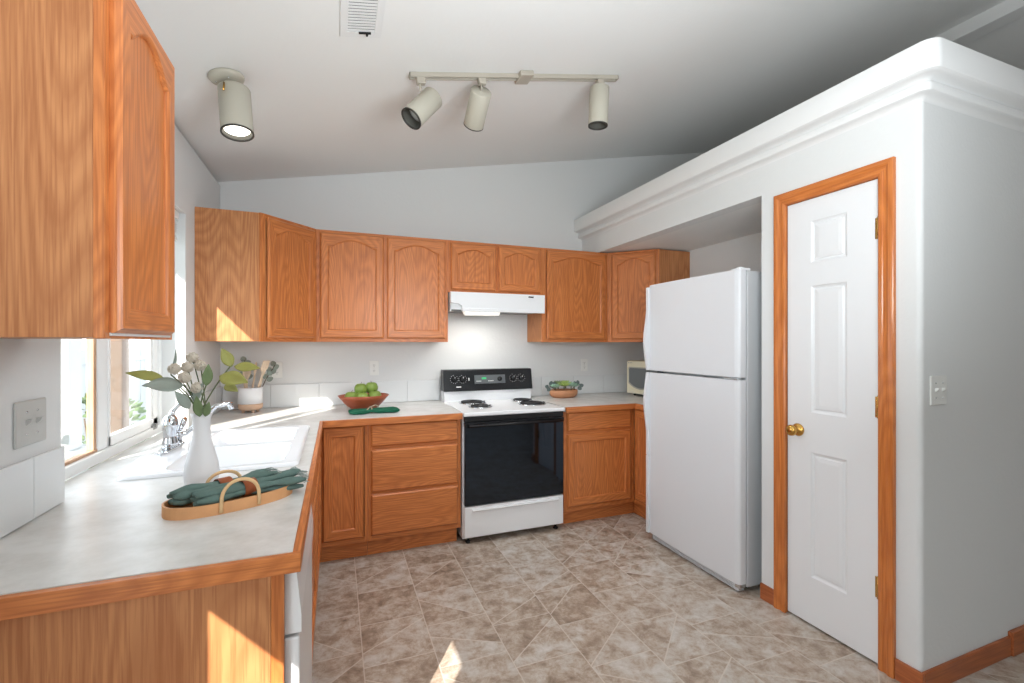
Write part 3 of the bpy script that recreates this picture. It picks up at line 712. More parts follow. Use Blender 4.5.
b = B(); b.box(.255, .525, -.036, .036, 0, .003, M=con_M(0, 1.09)); p = b.build('clock_panel', GREYP, con)
b = B(); b.box(.318, .357, .0, .016, .003, .0042, M=con_M(0, 1.09)); b.build('clock_display', LCD, con)
b = B(); b.lathe([(0, .02), (.016, .02), (.019, .015), (.020, .0), (0, 0)], M=con_M(.475, 1.09), seg=24); b.box(-.003, .003, -.017, .017, .018, .025, M=con_M(.475, 1.09)); b.build('timer_knob', BLKP, con)
for i in range(4):
    B().box(.272+i*.011, .279+i*.011, -.018, -.012, .003, .0042, M=con_M(0, 1.09)).build('button', PLATEW, con); B().box(.375+i*.012, .383+i*.012, -.018, -.012, .003, .0042, M=con_M(0, 1.09)).build('button', PLATEW, con)
B().box(.10, .14, -.062, -.054, 0, .0012, M=con_M(0, 1.09)).build('badge', PLATEW, con)
B().box(.205, .212, -.008, .014, 0, .0012, M=con_M(0, 1.09)).build('indicator_light', PLATEW, con)
# oven door
b = B(); b.box(.008, W-.008, .0, .038, .272, .812, .004); dr = b.build('oven_door', BLACK, t)
b = B(); b.box(.006, W-.006, -.006, .036, .813, .845, .004); b.box(.006, W-.006, .004, .036, .848, .884, .003); b.build('vent_trim', BLKP, dr)
b = B(); b.tube([(.03, -.035, .826), (W-.03, -.035, .826)], .013, 12, flat=.8); b.box(.03, .055, -.03, .0, .815, .838, .003); b.box(W-.055, W-.03, -.03, .0, .815, .838, .003); b.build('door_handle', BLKP, dr)
b = B(); b.box(.006, W-.006, .006, .038, .050, .264, .006); b.prism([(.002, .228), (-.010, .236), (-.008, .243), (.008, .250)], .06, W-.05, 'x'); b.build('storage_drawer', WHITE, t)
for x in (.03, W-.06):
    for y in (.06, .66): B().lathe([(0, 0), (.018, 0), (.018, .01), (.01, .014), (.01, .035), (0, .035)], c=(x+.015, y, 0), seg=16).build('foot', RUBBER, t)

# range hood
t = thing('range_hood', 'white under-cabinet range hood with its light on above the stove', 'range hood', (.812, 3.40, 1.60)); W = .785
b = B(); b.box(.002, W, .03, .388, .05, .183, .003); b.prism([(.0, .100), (.0, .183), (W, .183), (W, .040), (.09, .040), (.09, .078), (.06, .095)], .0, .03, 'y'); b.box(.002, .012, .03, .388, .035, .1, .001)
b.build('shell', WHITE, t)
B().box(.092, W-.002, -.008, .012, .034, .062, .004).build('front_lip', WHITE, t)
B().box(.02, W-.02, .04, .38, .044, .049).build('grease_filter', GREYP, t)
b = B(); b.prism([(.14, .012), (.40, .012), (.42, .048), (.12, .048)], .04, .13, 'y', bev=.004); b.build('light_cover', base('hood_light_lens', (244, 244, 240), .3, emit=((255, 250, 240), .55)), t)
b = B(); b.box(.565, .585, -.004, .001, .160, .168, .001); b.box(.60, .615, -.004, .001, .160, .168, .001); b.build('switch', PLATEW, t)
B().box(.64, .685, -.002, .001, .158, .169).build('label_plate', BLKP, t)
l = bpy.data.lights.new('hood_lamp', 'AREA'); l.shape = 'RECTANGLE'; l.size = .24; l.size_y = .09; l.energy = 2.0; l.color = (1, .97, .92); lo = bpy.data.objects.new('hood_lamp', l); COL.objects.link(lo); lo.location = (.812+.27, 3.485, 1.605)

# ------------------------------------------------------------------ fridge
t = thing('refrigerator', 'tall white top-freezer refrigerator in the alcove', 'refrigerator', (2.07, 2.682, 0), -PI/2); W = .782
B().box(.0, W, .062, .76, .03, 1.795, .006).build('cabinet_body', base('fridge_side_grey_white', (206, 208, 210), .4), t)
def fdoor(z0, z1, nm):
    b = B(); n = 8; pts = [(0, .055), (0, .012), (.010, .004)]+[(W*i/n if 0 < i < n else (.03 if i == 0 else W-.03), -.006*math.sin(PI*i/n)) for i in range(n+1)]+[(W-.010, .005), (W, .014), (W, .055)]
    b.prism(pts, z0, z1, 'z', bev=.004); d = b.build(nm, FRIDGE, t)
    B().box(.01, W-.01, .055, .062, z0+.01, z1-.01).build('gasket', base('grey_gasket', (120, 122, 124), .7), d); return d
fd = fdoor(1.199, 1.80, 'freezer_door'); rd = fdoor(.052, 1.185, 'fridge_door')
def fhandle(parent, za, zb, flare_low):
    b = B(); n = 16; pts = []; 
    # long pull fixed on the outer edge of the door, bowing away in the middle part
    L_ = zb-za
    prof = []
    for i in range(n+1):
        q = i/n
        out = .03+.0*q
        if flare_low: bow = math.exp(-((q-.35)/.28)**2)
        else: bow = math.exp(-((q-.65)/.28)**2)
        prof.append((za+L_*q, -.010-.030*bow))
    pl = [(y, z) for z, y in prof]+[(max(y+.03, .002), z) for z, y in prof[::-1]]
    b.prism(pl, -.008, .016, 'x', bev=.004)
    b.box(-.010, .018, -.014, .03, za, zb, .004)
    return b.build('handle', FRIDGE, parent)
fhandle(fd, 1.20, 1.785, True); fhandle(rd, .60, 1.185, False)
B().box(-.010, .018, -.014, .05, .052, .598, .004).build('door_edge_trim', FRIDGE, rd)
B().box(-.006, .10, -.002, .05, 1.186, 1.1975, .001).build('door_edge_trim', GREYP, rd)
b = B(); b.box(W-.11, W-.01, -.002, .062, 1.187, 1.197, .001); b.build('center_hinge', CHROME, t)
b = B(); b.box(W-.08, W-.01, .03, .10, 1.797, 1.812, .003); b.box(W-.035, W-.012, .02, .05, 1.801, 1.816, .003); b.build('top_hinge_cover', WHITE, t)
b = B(); b.box(.02, W-.02, .02, .06, .008, .048, .004); 
for i in range(3): b.box(.04, W-.06, .014, .022, .014+i*.011, .019+i*.011, .001)
b.build('kick_grille', base('kick_grille_white', (210, 212, 214), .4), t)
b = B(); b.box(W-.035, W-.006, .01, .06, .03, .07, .003); b.lathe([(0, .0), (.008, .0), (.008, .01), (0, .01)], c=(W-.02, .03, .018), seg=12); b.build('bottom_hinge', CHROME, t)
for x in (.06, W-.06): B().lathe([(0, 0), (.02, 0), (.02, .03), (0, .03)], c=(x, .12, 0), seg=14).build('foot', RUBBER, t)

# ------------------------------------------------------------------ microwave
t = thing('microwave', 'cream microwave oven partly hidden behind the fridge edge', 'microwave', (2.515, 3.555, HC), -PI/2+.17); W = .48
B().box(0, W, .0, .27, .018, .318, .008).build('case', MWC, t)
B().box(.004, .36, -.016, -.001, .022, .314, .006).build('door', MWC, t)
def bulge(x0, x1, z0, z1, n=10):
    pts = [(x0+.01, z1), (x1-.01, z1), (x1, z1-.01)]
    for i in range(n+1):
        q = i/n; x = x1+(x0-x1)*q; pts.append((x, z0+.05*(abs(2*q-1)**2.2)))
    pts.append((x0, z1-.01)); return pts
b = B(); b.prism(bulge(.028, .335, .062, .262), -.019, -.0165, 'y'); b.build('window_surround', base('mw_surround', (168, 166, 152), .4), t)
b = B(); b.prism(bulge(.038, .325, .074, .252), -.021, -.0192, 'y'); b.build('door_window', MWG, t)
b = B(); b.box(.018, .032, -.0172, -.016, .296, .300); b.box(.036, .07, -.0172, -.016, .2965, .2995); b.build('badge', GREYP, t)
B().box(.365, .475, -.012, -.001, .022, .314, .004).build('control_panel', MWC, t)
for i in range(12): B().box(.385+(i % 3)*.028, .405+(i % 3)*.028, -.015, -.0125, .10+(i//3)*.03, .12+(i//3)*.03, .002).build('button', PLATEW, t)
for x in (.05, W-.05):
    for y in (.04, .23): B().lathe([(0, 0), (.011, 0), (.013, .018), (0, .018)], c=(x, y, 0), seg=12).build('foot', RUBBER, t)

# ------------------------------------------------------------------ wall plates
def outlet(x, z, label):
    t = thing('wall_outlet', label, 'outlet', (x, YB, z), 0, 'outlets on the back wall')
    B().box(-.036, .036, -.006, 0, -.058, .058, .003).build('cover_plate', PLATEW, t)
    for dz in (-.021, .021):
        b = B(); b.prism([(.0165*math.cos(a), dz+.0145*math.sin(a)) for a in [2*PI*i/20 for i in range(20)]], -.008, -.005, 'y'); r = b.build('receptacle', PLATEW, t)
        b = B(); b.box(-.007, -.005, -.0086, -.0075, dz-.001, dz+.008); b.box(.005, .007, -.0086, -.0075, dz, dz+.007); b.box(-.002, .002, -.0086, -.0075, dz-.010, dz-.006); b.build('slots', DARK, r)
    B().ball((0, -.006, 0), .003, seg=8).build('screw', CHROME, t)
outlet(-.408, 1.192, 'white outlet on the back wall behind the utensil crock'); outlet(.282, 1.193, 'white outlet on the back wall above the apple bowl'); outlet(2.19, 1.185, 'white outlet on the back wall right of the succulent bowl')
def switch(loc, rotz, label, mat, w=.118):
    t = thing('light_switch', label, 'light switch', loc, rotz)
    B().box(-w/2, w/2, -.007, 0, -.06, .06, .004).build('cover_plate', mat, t)
    for dx in (-.023, .023):
        b = B(); b.prism([(-.004, -.009), (-.019, .004), (-.019, .011), (-.004, .009)], dx-.005, dx+.005, 'x', bev=.001); b.build('toggle', mat, t)
        for dz in (-.03, .03): B().ball((dx, -.0065, dz), .0035, seg=8).build('screw', CHROME, t)
switch((XL, 1.612, 1.178), PI/2, 'double toggle switch plate on the left wall above the tile', PLATE, .135)
switch((2.275, PY, 1.20), 0, 'double toggle switch plate on the pantry side wall', PLATEW, .108)

# ------------------------------------------------------------------ ceiling lights, vent
SA = -math.atan(CS)   # ceiling tilt about Y
def ceil_frame(x, y): return Matrix.Translation((x, y, cz(x))) @ Matrix.Rotation(SA, 4, 'Y')
def lamp_can(parent, pivot, d, L_, r, lit, stem_from, off):
    """open can: back end near pivot, axis d (points out of the mouth)"""
    d = Vector(d).normalized(); M = Matrix.Translation(pivot) @ d.to_track_quat('Z', 'Y').to_matrix().to_4x4() @ Matrix.Translation((off[0], off[1], 0))
    can = B().lathe([(0, 0), (r-.004, 0), (r, .004), (r, L_-.003), (r-.001, L_), (r-.005, L_), (r-.005, .05), (0, .05)], M=M, seg=40).build('lamp_can', CREAM, parent)
    B().lathe([(r+.0005, L_-.005), (r+.0008, L_+.001), (r-.006, L_+.001), (r-.006, L_-.006)], M=M, seg=40).build('rim', RIMD, can)
    B().lathe([(r-.0055, L_-.002), (r-.0055, .055), (0, .055)], M=M, seg=40).build('inner_baffle', LAMPIN, can)
    rec = .012 if lit else .045
    B().lathe([(0, L_-rec), (r*.55, L_-rec-.001), (r*.8, L_-rec-.006), (r*.82, L_-rec-.03), (r*.4, L_-rec-.07), (0, L_-rec-.07)], M=M, seg=32).build('bulb', BULB if lit else BULBOFF, can)
    return M
# single spotlight
px_, py_ = -.465, 2.40
t = thing('ceiling_spotlight', 'cream round-base ceiling spotlight, lit, left of the track light', 'ceiling light', (0, 0, 0))
MC = ceil_frame(px_, py_)
B().lathe([(.0, -.001), (.072, -.001), (.074, -.008), (.068, -.018), (.045, -.026), (.014, -.030), (0, -.030)], M=MC, seg=40).build('canopy', CREAM, t)
zc = cz(px_)
b = B(); b.tube([(px_, py_, zc-.025), (px_+.005, py_, zc-.055)], .007, 10); b.tube([(px_+.002, py_-.05, zc-.055), (px_+.002, py_-.064, zc-.095)], .004, 8); b.tube([(px_+.005, py_, zc-.053), (px_+.002, py_-.05, zc-.055)], .005, 8); b.build('swivel', BRASS, t)
d1 = Vector((.09, -.16, -1)); lamp_can(t, (px_+.030, py_+.01, zc-.05), d1, .215, .066, True, None, (0, 0))
def lamp_spot(name, p, d, e, ang=125):
    l = bpy.data.lights.new(name, 'SPOT'); l.energy = e; l.spot_size = math.radians(ang); l.spot_blend = 1; l.shadow_soft_size = .05; l.color = (.95, .975, 1)
    o = bpy.data.objects.new(name, l); COL.objects.link(o); o.location = p; o.rotation_euler = Vector(d).to_track_quat('-Z', 'Y').to_euler()
lamp_spot('spotlight_beam', Vector((px_+.030, py_+.01, zc-.05))+d1.normalized()*.225, (.6, .2, -1), 8)
b = B(); 
for a in (.6, 2.4): b.ball((0, 0, 0), .004, seg=8, M=MC @ Matrix.Translation((.045*math.cos(a+2.6), .045*math.sin(a+2.6), -.027)))
b.build('screw', CHROME, t)
# track light
t = thing('track_light', 'cream track light bar with three cylinder spot heads', 'track light', (0, 0, 0)); ty = 2.355
xa, xb = .346, 1.585
M0 = ceil_frame(xa, ty); LT = (xb-xa)/math.cos(math.atan(CS))
b = B(); b.box(0, LT, -.018, -.012, -.024, -.001, .001, M=M0); b.box(0, LT, .012, .018, -.024, -.001, .001, M=M0); b.box(0, LT, -.012, .012, -.008, -.001, M=M0); b.box(0, .004, -.018, .018, -.024, -.001, M=M0); b.box(LT-.004, LT, -.018, .018, -.024, -.001, M=M0); b.build('track', TRACKM, t)
B().box(.60, .68, -.055, .045, -.030, -.002, .004, M=M0).build('power_feed', TRACKM, t)
for hx, dirv, sl in ((.398, (-.62, -.22, -.78), .02), (.726, (.03, .95, -.62), .02), (1.462, (-.02, .05, -1), .0)):
    zc = cz(hx); b = B(); b.box(-.022, .022, -.016, .016, -.055, -.022, .004, M=ceil_frame(hx, ty)); b.tube([(hx, ty, zc-.05), (hx+.006, ty, zc-.07), (hx+.004, ty, zc-.07-sl)], .006, 10); hd = b.build('lamp_holder', TRACKM, t)
    d = Vector(dirv).normalized(); piv = Vector((hx+.004, ty, zc-.068-sl))
    if abs(dirv[0]) > .2: piv = piv+Vector((.055, .02, -.03))-d*.03
    else: piv = piv-d*.0
    lamp_spot('track_fill', piv+d*.24, (dirv[0]*.4, .15, -1), 14)  # spot added as fill for floor and fronts; the head is modelled unlit
    lamp_can(hd, piv, d, .225 if abs(dirv[0]) < .03 else .20, .0575, False, None, (0, 0))
# vent
t = thing('ceiling_vent', 'white rectangular ceiling air vent with dark slots at the top edge', 'vent', (0, 0, 0))
MV = ceil_frame(.098, 1.83)
b = B()
for q in ((-.085, .085, -.24, -.205), (-.085, .085, .205, .24), (-.085, -.055, -.205, .205), (.055, .085, -.205, .205), (-.055, .055, -.008, .008)): b.box(*q, -.006, -.0005, .001, M=MV)
b.build('frame', WTRIM, t)
B().box(-.056, .056, -.206, .206, -.0022, -.0008, M=MV).build('backing', DARK, t)
b = B()
for i in range(11):
    y = .014+i*.0175; b.box(-.055, .055, y-.0, y+.0125, -.0046, -.003, M=MV)
for i in range(10):
    y = -.2+i*.0195; b.box(-.055, .055, y-.0025, y+.0025, -.0046, -.003, M=MV)
for x in (-.02, .018): b.box(x-.003, x+.003, -.2, -.01, -.0046, -.003, M=MV)
b.build('louvre', WTRIM, t)
b = B(); b.box(-.01, .04, .203, .209, -.012, -.005, M=MV); b.box(.02, .028, .205, .222, -.013, -.005, M=MV); b.build('damper_lever', DARK, t)

# ------------------------------------------------------------------ vase and stems
vx, vy = -.417, 1.79
vs = tag(B().lathe([(0, 0), (.038, 0), (.044, .004), (.049, .022), (.051, .045), (.048, .075), (.038, .115), (.028, .155), (.0245, .19), (.026, .225), (.031, .243), (.028, .244), (.023, .225), (.0215, .19), (.025, .155), (.034, .11), (.042, .07), (.041, .03), (0, .012)], seg=40).build('vase', VASE, None, (vx, vy, HC)), 'white ceramic bottle vase standing in front of the sink', 'vase')
top = Vector((vx, vy, HC+.235))
def stempath(tipv, bend=.02, n=8, i=0):
    a = Vector((vx+.008*math.cos(i*2.1), vy+.008*math.sin(i*2.1), HC+.10)); m = Vector((vx+.013*math.cos(i*2.1), vy+.013*math.sin(i*2.1), HC+.245)); e_ = Vector(tipv)
    pts = [a, m]
    for k in range(1, n+1):
        q = k/n; p = m.lerp(e_, q); p.z += bend*math.sin(PI*q); pts.append(p)
    return pts
BALLS = [((-.446, 1.80, 1.343), 'uppermost round fuzzy bloom in the white vase'), ((-.482, 1.75, 1.308), 'leftmost round fuzzy bloom in the white vase'), ((-.449, 1.76, 1.313), 'middle round fuzzy bloom directly under the uppermost one'), ((-.418, 1.78, 1.317), 'rightmost of the upper round fuzzy blooms in the vase'), ((-.450, 1.73, 1.281), 'round fuzzy bloom below the middle one in the vase'), ((-.421, 1.75, 1.246), 'lowest round fuzzy bloom, nearest the vase rim')]
for i, (p, lab) in enumerate(BALLS):
    t = thing('billy_button_flower', lab, 'flower', (0, 0, 0), 0, 'round blooms in the vase')
    B().tube(stempath(p, .004, i=i), .0018, 6).build('stem', GSTEM, t)
    b = B(); b.ball(p, .0165, seg=20); rnd = random.Random(i)
    for k in range(70):
        v = Vector((rnd.gauss(0, 1), rnd.gauss(0, 1), rnd.gauss(0, 1))).normalized(); b.ball(Vector(p)+v*.016, .0032, seg=6)
    b.build('bloom', BALL, t)
def branch(lab, stem_tip, leaves, mat, i, bend=.01, name='leafy_branch'):
    t = thing(name, lab, 'foliage', (0, 0, 0), 0, 'leafy stems in the vase')
    B().tube(stempath(stem_tip, bend, i=i), .0022, 6).build('stem', GSTEM, t)
    for a, c, wd, n in leaves: B().leaf(a, c, wd, n).build('leaf', mat, t)
y = 1.77
branch('stem with one long mottled green leaf reaching far left of the vase', (-.500, 1.74, 1.275), [((-.505, 1.74, 1.277), (-.598, 1.72, 1.300), .034, (.1, -.8, .6))], LEAFO, 7)
branch('stem with broad grey-green leaves low at the left of the vase', (-.46, 1.73, 1.25), [((-.452, 1.73, 1.256), (-.547, 1.69, 1.262), .055, (.0, -.8, .7)), ((-.438, 1.74, 1.18), (-.472, 1.72, 1.240), .030, (.5, -1, .2)), ((-.43, 1.76, 1.20), (-.402, 1.74, 1.262), .026, (-.4, -1, .1))], LEAFG, 8)
branch('curled slim grey leaf standing left of the round blooms', (-.495, 1.76, 1.29), [((-.495, 1.76, 1.288), (-.478, 1.75, 1.37), .016, (1, -.3, .0))], LEAFG, 9)
branch('branch with large olive leaves leaning right over the sink', (-.325, 1.76, 1.318), [((-.325, 1.76, 1.312), (-.352, 1.75, 1.374), .036, (.3, -1, .1)), ((-.318, 1.76, 1.312), (-.238, 1.74, 1.306), .034, (0, -.9, .5)), ((-.356, 1.74, 1.283), (-.268, 1.70, 1.262), .056, (0, -.8, .6)), ((-.345, 1.76, 1.25), (-.300, 1.72, 1.232), .03, (0, -.8, .6))], LEAFO, 10)
branch('upright branch of green leaves in the centre of the vase', (-.395, 1.76, 1.26), [((-.398, 1.76, 1.25), (-.389, 1.75, 1.322), .030, (.5, -1, .1)), ((-.415, 1.76, 1.15), (-.42, 1.74, 1.22), .028, (0, -1, .2)), ((-.40, 1.76, 1.15), (-.385, 1.74, 1.20), .022, (.2, -1, .2))], LEAFM, 11)

# ------------------------------------------------------------------ tray with napkins
tx, ty2, ta = -.290, 1.575, .42
t = thing('oval_tray', 'oval pale wood tray with rattan handles on the left counter', 'tray', (tx, ty2, HC), ta)
A_, Bq = .168, .088
def oval(a, b_, n=44): return [(a*math.copysign(abs(math.cos(q))**.85, math.cos(q)), b_*math.copysign(abs(math.sin(q))**.85, math.sin(q))) for q in [2*PI*i/n for i in range(n)]]
B().prism(oval(A_-.004, Bq-.004), .0, .006, 'z').build('tray_base', TRAYW, t)
bm = bmesh.new(); o1 = oval(A_, Bq); o2 = oval(A_-.005, Bq-.005)
r0 = [bm.verts.new((x, y_, 0)) for x, y_ in o1]; r1 = [bm.verts.new((x, y_, .032)) for x, y_ in o1]; r2 = [bm.verts.new((x, y_, .032)) for x, y_ in o2]; r3 = [bm.verts.new((x, y_, .004)) for x, y_ in o2]
for a, c in ((r0, r1), (r1, r2), (r2, r3), (r3, r0)):
    for i in range(44): bm.faces.new((a[i], a[(i+1) % 44], c[(i+1) % 44], c[i]))
bmesh.ops.recalc_face_normals(bm, faces=bm.faces); x = B(); x.bm.free(); x.bm = bm; x.build('tray_rim', TRAYW, t)
for sgn in (-1, 1):
    pts = []; 
    for i in range(15):
        a = PI*i/14; pts.append((-.0+.048*math.cos(a), sgn*(Bq+.002), .025+(.064 if sgn < 0 else .05)*math.sin(a)**.7))
    pts = [(.048, sgn*(Bq+.0015), .006)]+pts+[(-.048, sgn*(Bq+.0015), .006)]
    B().tube(pts, .005, 8, flat=.6).build('handle', RATTAN, t)
def napkin(name_loc, ang, L_, lab, seed, zoff):
    t = thing('rolled_napkin', lab, 'napkin', name_loc, ang, 'sage napkins on the oval tray'); rnd = random.Random(seed); b = B()
    ringx = .0
    for k in range(5):
        ph = 2*PI*k/5+seed
        def rad(x):  # bundle spread
            q = x/L_
            if x < 0: return .014+.010*min(1, -q*3)
            return .014+.030*min(1, q*2.0)
        pts = []; rs = []
        for i in range(17):
            x = -L_*.45+L_*.95*i/16
            s_ = rad(x); pts.append((x, s_*math.cos(ph+x*3)*1.0, .030+zoff*(1-abs(x)/L_)+s_*.55*math.sin(ph+x*3)-(.006 if x > 0 else 0)*1)); 
            r0_ = .0165+.004*math.sin(i*1.3+k)
            if x < 0: r0_ += .003
            if i == 0: r0_ *= .45
            if i == 1: r0_ *= .85
            rs.append(r0_*(.8 if abs(x) < .015 else 1))
        rs[-1] *= .55
        b.tube(pts, rs, 12, flat=.62)
    o = b.build('cloth', NAPK, t); 
    for p in o.data.polygons: p.use_smooth = True
    fr = B()
    for i in range(60):
        yy = rnd.uniform(-.042, .042); z = .03+rnd.uniform(-.016, .022); x0 = L_*.47+rnd.uniform(-.01, .006)
        fr.tube([(x0, yy, z), (x0+.012, yy+rnd.uniform(-.004, .004), z+rnd.uniform(-.002, .004)), (x0+.02+rnd.uniform(0, .008), yy+rnd.uniform(-.007, .007), z-rnd.uniform(0, .007))], .0011, 4)
    fr.build('fringe', base('linen_fringe', (164, 176, 172), .95), t)
    bmr = B(); pts = []
    n = 36
    pr_ = [(.032*math.cos(2*PI*i/n), .030+zoff+.024*math.sin(2*PI*i/n)) for i in range(n)]
    bm = bmesh.new(); ra = [bm.verts.new((-.018, p[0], p[1])) for p in pr_]; rb = [bm.verts.new((.018, p[0], p[1])) for p in pr_]
    pi_ = [(p[0]*.93, (p[1]-.03-zoff)*.93+.03+zoff) for p in pr_]; rc = [bm.verts.new((.018, p[0], p[1])) for p in pi_]; rdd = [bm.verts.new((-.018, p[0], p[1])) for p in pi_]
    for a, c in ((ra, rb), (rb, rc), (rc, rdd), (rdd, ra)):
        for i in range(n): f_ = bm.faces.new((a[i], a[(i+1) % n], c[(i+1) % n], c[i])); f_.smooth = True
    bmesh.ops.recalc_face_normals(bm, faces=bm.faces); bmr.bm.free(); bmr.bm = bm; bmr.build('napkin_ring', LEATH, t)
ca, sa = math.cos(ta), math.sin(ta)
def tp(u, v, z=0): return (tx+u*ca-v*sa, ty2+u*sa+v*ca, HC+.008+z)
napkin(tp(-.012, .042, .0), ta+.16, .30, 'green fringed napkin in a leather ring, at the back of the tray', 3, .006)
napkin(tp(.035, -.030, .004), ta+.10, .31, 'green fringed napkin in a leather ring, at the front of the tray', 5, .004)

# ------------------------------------------------------------------ utensil crock
cx_, cy_ = -.552, 3.60
t = thing('utensil_crock', 'white crock with a footed wooden base in the counter corner', 'crock', (cx_, cy_, HC))
B().lathe([(.060, .060), (.076, .062), (.076, .170), (.073, .173), (.070, .170), (.070, .066), (0, .066)], seg=36).build('bowl', CROCKW, t)
B().lathe([(0, .018), (.060, .018), (.070, .024), (.076, .035), (.076, .061), (0, .061)], seg=36).build('wooden_base', PALEP, t)
for k in range(4):
    a = k*PI/2+.5; B().lathe([(0, 0), (.009, 0), (.012, .022), (0, .022)], c=(.045*math.cos(a), .045*math.sin(a), 0), seg=12).build('foot', PALEP, t)
def utensil(kind, dx, dy, tipx, tipy, tipz, lab, w=.05):
    a = Vector((cx_+dx, cy_+dy, HC+.075)); e_ = Vector((tipx, tipy, tipz)); d = (e_-a); Ln = d.length; d.normalize()
    M = Matrix.Translation(a) @ d.to_track_quat('Z', 'Y').to_matrix().to_4x4() @ Matrix.Rotation(0, 4, 'Z'); b = B()
    b.tube([(0, 0, 0), (0, 0, Ln-.07)], .006, 8, M=M)
    hw = w/2
    if kind == 'spatula':
        for x0 in (-hw, -hw*.38, hw*.24): b.box(x0, x0+hw*.52 if x0 < hw*.2 else hw, -.003, .003, Ln-.06, Ln-.012, .001, M=M)
        b.prism([(-hw, Ln-.014), (hw, Ln-.014), (hw*.9, Ln), (-hw*.9, Ln)], -.003, .003, 'y', M=M); b.prism([(-.007, Ln-.09), (.007, Ln-.09), (hw, Ln-.058), (-hw, Ln-.058)], -.003, .003, 'y', M=M)
    elif kind == 'turner':
        b.prism([(-.007, Ln-.10), (.007, Ln-.10), (hw, Ln-.06), (hw*.85, Ln), (-hw*.85, Ln-.004), (-hw, Ln-.06)], -.003, .003, 'y', M=M, bev=.001)
    else:
        b.ball((0, 0, Ln-.04), 1, (hw, .009, .045), 20, M=M)
    tag(b.build('wooden_'+kind, PALEW), lab, 'utensil', 'utensils in the crock')
utensil('spatula', .02, -.02, -.445, 3.54, 1.27, 'slotted wooden spatula leaning right in the white crock', .075)
utensil('spoon', .0, .02, -.52, 3.62, 1.255, 'wooden spoon standing upright in the middle of the crock', .065)
utensil('turner', -.02, -.015, -.60, 3.58, 1.255, 'flat wooden turner leaning left in the white crock', .075)
utensil('spoon', .035, .03, -.47, 3.66, 1.24, 'wooden spoon leaning right behind the slotted spatula', .05)
utensil('turner', -.03, .02, -.575, 3.64, 1.24, 'flat wooden turner at the back of the white crock', .05)
for (sx_, sy_, ex, ey, ez, lab) in ((.03, .05, -.405, 3.64, 1.235, 'eucalyptus sprig leaning right out of the crock'), (-.02, .05, -.60, 3.67, 1.27, 'eucalyptus sprig standing at the back left of the crock')):
    t = thing('eucalyptus_sprig', lab, 'foliage', (0, 0, 0)); a = Vector((cx_+sx_, cy_+sy_, HC+.08)); e_ = Vector((ex, ey, ez))
    B().tube([a, a.lerp(e_, .5)+Vector((0, 0, .02)), e_], .0025, 6).build('stem', STEM, t)
    for k in range(7):
        p = a.lerp(e_, .55+.07*k); ang = k*2.4; d = Vector((math.cos(ang), .3*math.sin(ang), .5)).normalized(); B().leaf(p, p+d*.045, .036, (0, -1, .3), blunt=.6).build('leaf', LEAFG, t)

# ------------------------------------------------------------------ fruit bowl
bx_, by_ = .185, 3.43
tag(B().lathe([(0, 0), (.078, 0), (.086, .012), (.120, .040), (.155, .080), (.176, .106), (.171, .108), (.145, .084), (.108, .045), (.07, .022), (0, .020)], seg=48, sx=1.0, sy=.8).build('wooden_bowl', BOWLW, None, (bx_, by_, HC)), 'reddish wooden bowl of green apples on the back counter', 'bowl')
def apple_obj(r, p, rot, lab):
    t = thing('green_apple', lab, 'apple', p, rot, 'green apples in the wooden bowl')
    prof = [(0, .70), (.10, .74), (.28, .86), (.55, .93), (.82, .72), (1.0, .25), (1.0, -.15), (.86, -.55), (.6, -.86), (.35, -.95), (.15, -.88), (0, -.82)]
    B().lathe([(x_*r, z_*r*.93) for x_, z_ in prof], seg=24).build('flesh', APPLE, t)
    B().tube([(0, 0, r*.6), (.004, 0, r*.95), (.010, 0, r*1.12)], .0016, 6).build('stem', STEM, t); return t
AP = [(-.085, -.02, .088, .2, 'green apple at the left end of the wooden bowl'), (-.015, -.055, .085, 1.2, 'green apple at the front centre of the bowl, mostly hidden by the rim'), (.075, -.025, .090, 2.4, 'green apple at the right front of the wooden bowl'),
      (-.03, .045, .090, 3.1, 'green apple at the back of the wooden bowl, lower layer'), (-.02, .0, .142, .9, 'green apple on top of the pile, left of the other top one'), (.055, .02, .148, 4.0, 'green apple on top of the pile at the right')]
a0 = None
for dx, dy, dz, ro, lab in AP:
    p = (bx_+dx, by_+dy, HC+dz+.006)
    if a0 is None: a0 = apple_obj(.045, p, ro, lab)
    else: dup(a0, p, ro, lab)
# green napkin with twine in front of the bowl
t = thing('folded_napkin', 'dark green folded napkin tied with twine in front of the apple bowl', 'napkin', (.245, 3.27, HC), .06)
b = B()
for k, (ya, yb2, h) in enumerate(((-.045, .05, .012), (-.04, .03, .022))):
    pts = []
    for i in range(13):
        q = i/12; x_ = -.165+.33*q; pinch = 1-.55*math.exp(-((q-.45)/.12)**2)
        pts.append((x_, pinch))
    for j in range(4):
        f_ = (-.045+.028*j)*1.25
        b.tube([(x_, f_*p_+.005*math.sin(i*1.7+j), .010+.009*k+.006*(1-p_)) for i, (x_, p_) in enumerate(pts)], [.004]+[.018]*11+[.005], 10, flat=.42)
b.build('cloth', NAPD, t)
b = B(); b.tube([(-.02+.0, .034*math.cos(a), .020+.022*math.sin(a)) for a in [2*PI*i/20 for i in range(21)]], .004, 8); 
b.tube([(-.02, 0, .042), (-.035, -.03, .044), (-.06, -.05, .02), (-.10, -.055, .016)], .0035, 6); b.tube([(-.02, 0, .042), (.01, .02, .05), (.03, .0, .040)], .004, 6); b.build('twine_tie', TWINE, t)

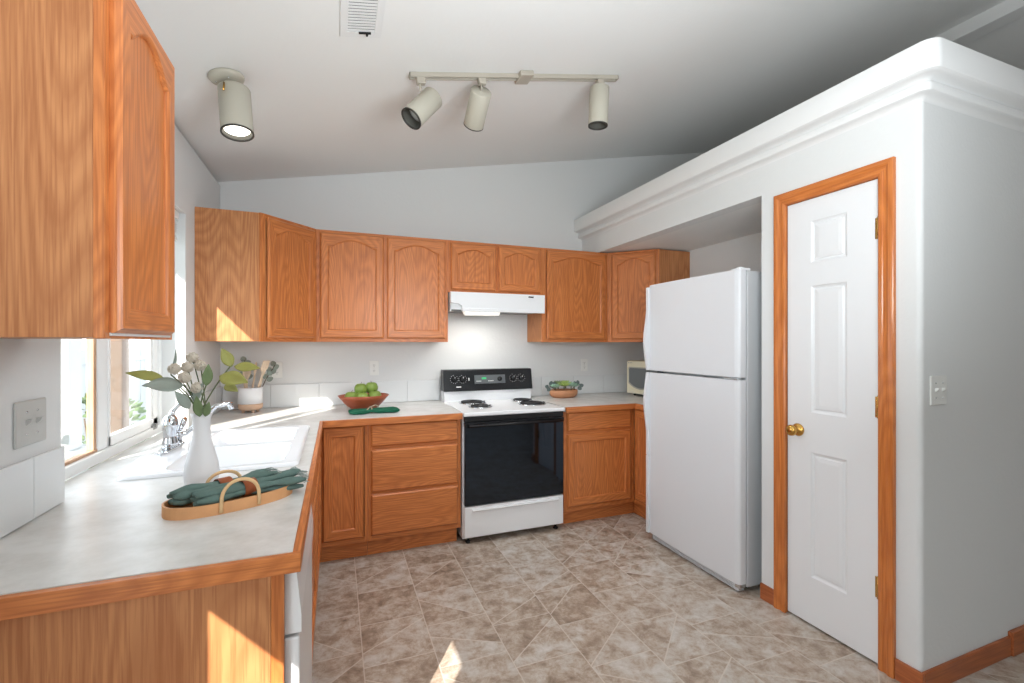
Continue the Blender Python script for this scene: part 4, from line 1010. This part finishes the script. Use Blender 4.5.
# ------------------------------------------------------------------ succulent bowl
sx_, sy_ = 1.875, 3.60
tag(B().lathe([(0, 0), (.095, 0), (.118, .012), (.132, .035), (.130, .062), (.124, .068), (.120, .062), (.120, .04), (0, .036)], seg=44, sy=.7).build('wooden_planter', BOWLW2, None, (sx_, sy_, HC)), 'tan oval wooden planter bowl right of the stove', 'planter')
def rosette(p, r, mat, lab, n=12):
    t = thing('succulent', lab, 'succulent', (p[0], p[1], p[2]), random.uniform(0, 6), 'succulents in the wooden planter'); b = B()
    for ring, (k, ln, el) in enumerate(((n, 1, .5), (n-3, .85, .9), (n-6, .6, 1.25))):
        for i in range(k):
            a = 2*PI*i/k+ring*.5; d = Vector((math.cos(a)*math.cos(el), math.sin(a)*math.cos(el), math.sin(el)))
            b.leaf(d*.004, d*r*ln, r*.48, (-math.cos(a)*math.sin(el), -math.sin(a)*math.sin(el), math.cos(el)), curl=-.15, th=.004)
    b.build('leaves', mat, t); B().tube([(0, 0, -.03), (0, 0, .006)], .005, 6).build('stem', GSTEM, t)
ROS = [(-.085, -.02, .072, .038, SUC1, 'small pale succulent at the left of the planter'), (-.04, .02, .085, .045, LEAFM, 'dark green succulent left of centre in the planter'), (-.01, -.03, .083, .046, SUC2, 'lime green succulent in the middle of the planter'), (.03, .025, .088, .042, SUC2, 'lime succulent behind the middle of the planter'), (.055, -.025, .080, .040, SUC1, 'pale blue-green succulent right of centre in the planter'), (.095, .0, .072, .036, SUC1, 'pale succulent at the right end of the planter')]
for dx, dy, dz, r, m_, lab in ROS: rosette((sx_+dx*1.1, sy_+dy, HC+dz+.018), r*1.4, m_, lab)
for sgn, lab in ((-1, 'dusky round-leaved sprig hanging over the left rim of the planter'), (1, 'dusky round-leaved sprig hanging over the right rim of the planter')):
    t = thing('eucalyptus_sprig', lab, 'foliage', (sx_, sy_, HC), 0, 'dusky sprigs in the planter')
    B().tube([(sgn*.07, 0, .06), (sgn*.11, 0, .09), (sgn*.145, -.01, .10)], .0025, 6).build('stem', STEM, t)
    for k, (lx, lz, ang) in enumerate(((.125, .10, 1.2), (.15, .095, .2), (.135, .085, -.5), (.14, .11, 2.0), (.105, .10, 1.7))):
        d = Vector((sgn*math.cos(ang), -.2, math.sin(ang))).normalized(); p = Vector((sgn*lx, -.01, lz)); B().leaf(p, p+d*.042, .034, (0, -1, .2), blunt=.55).build('leaf', SUC3, t)
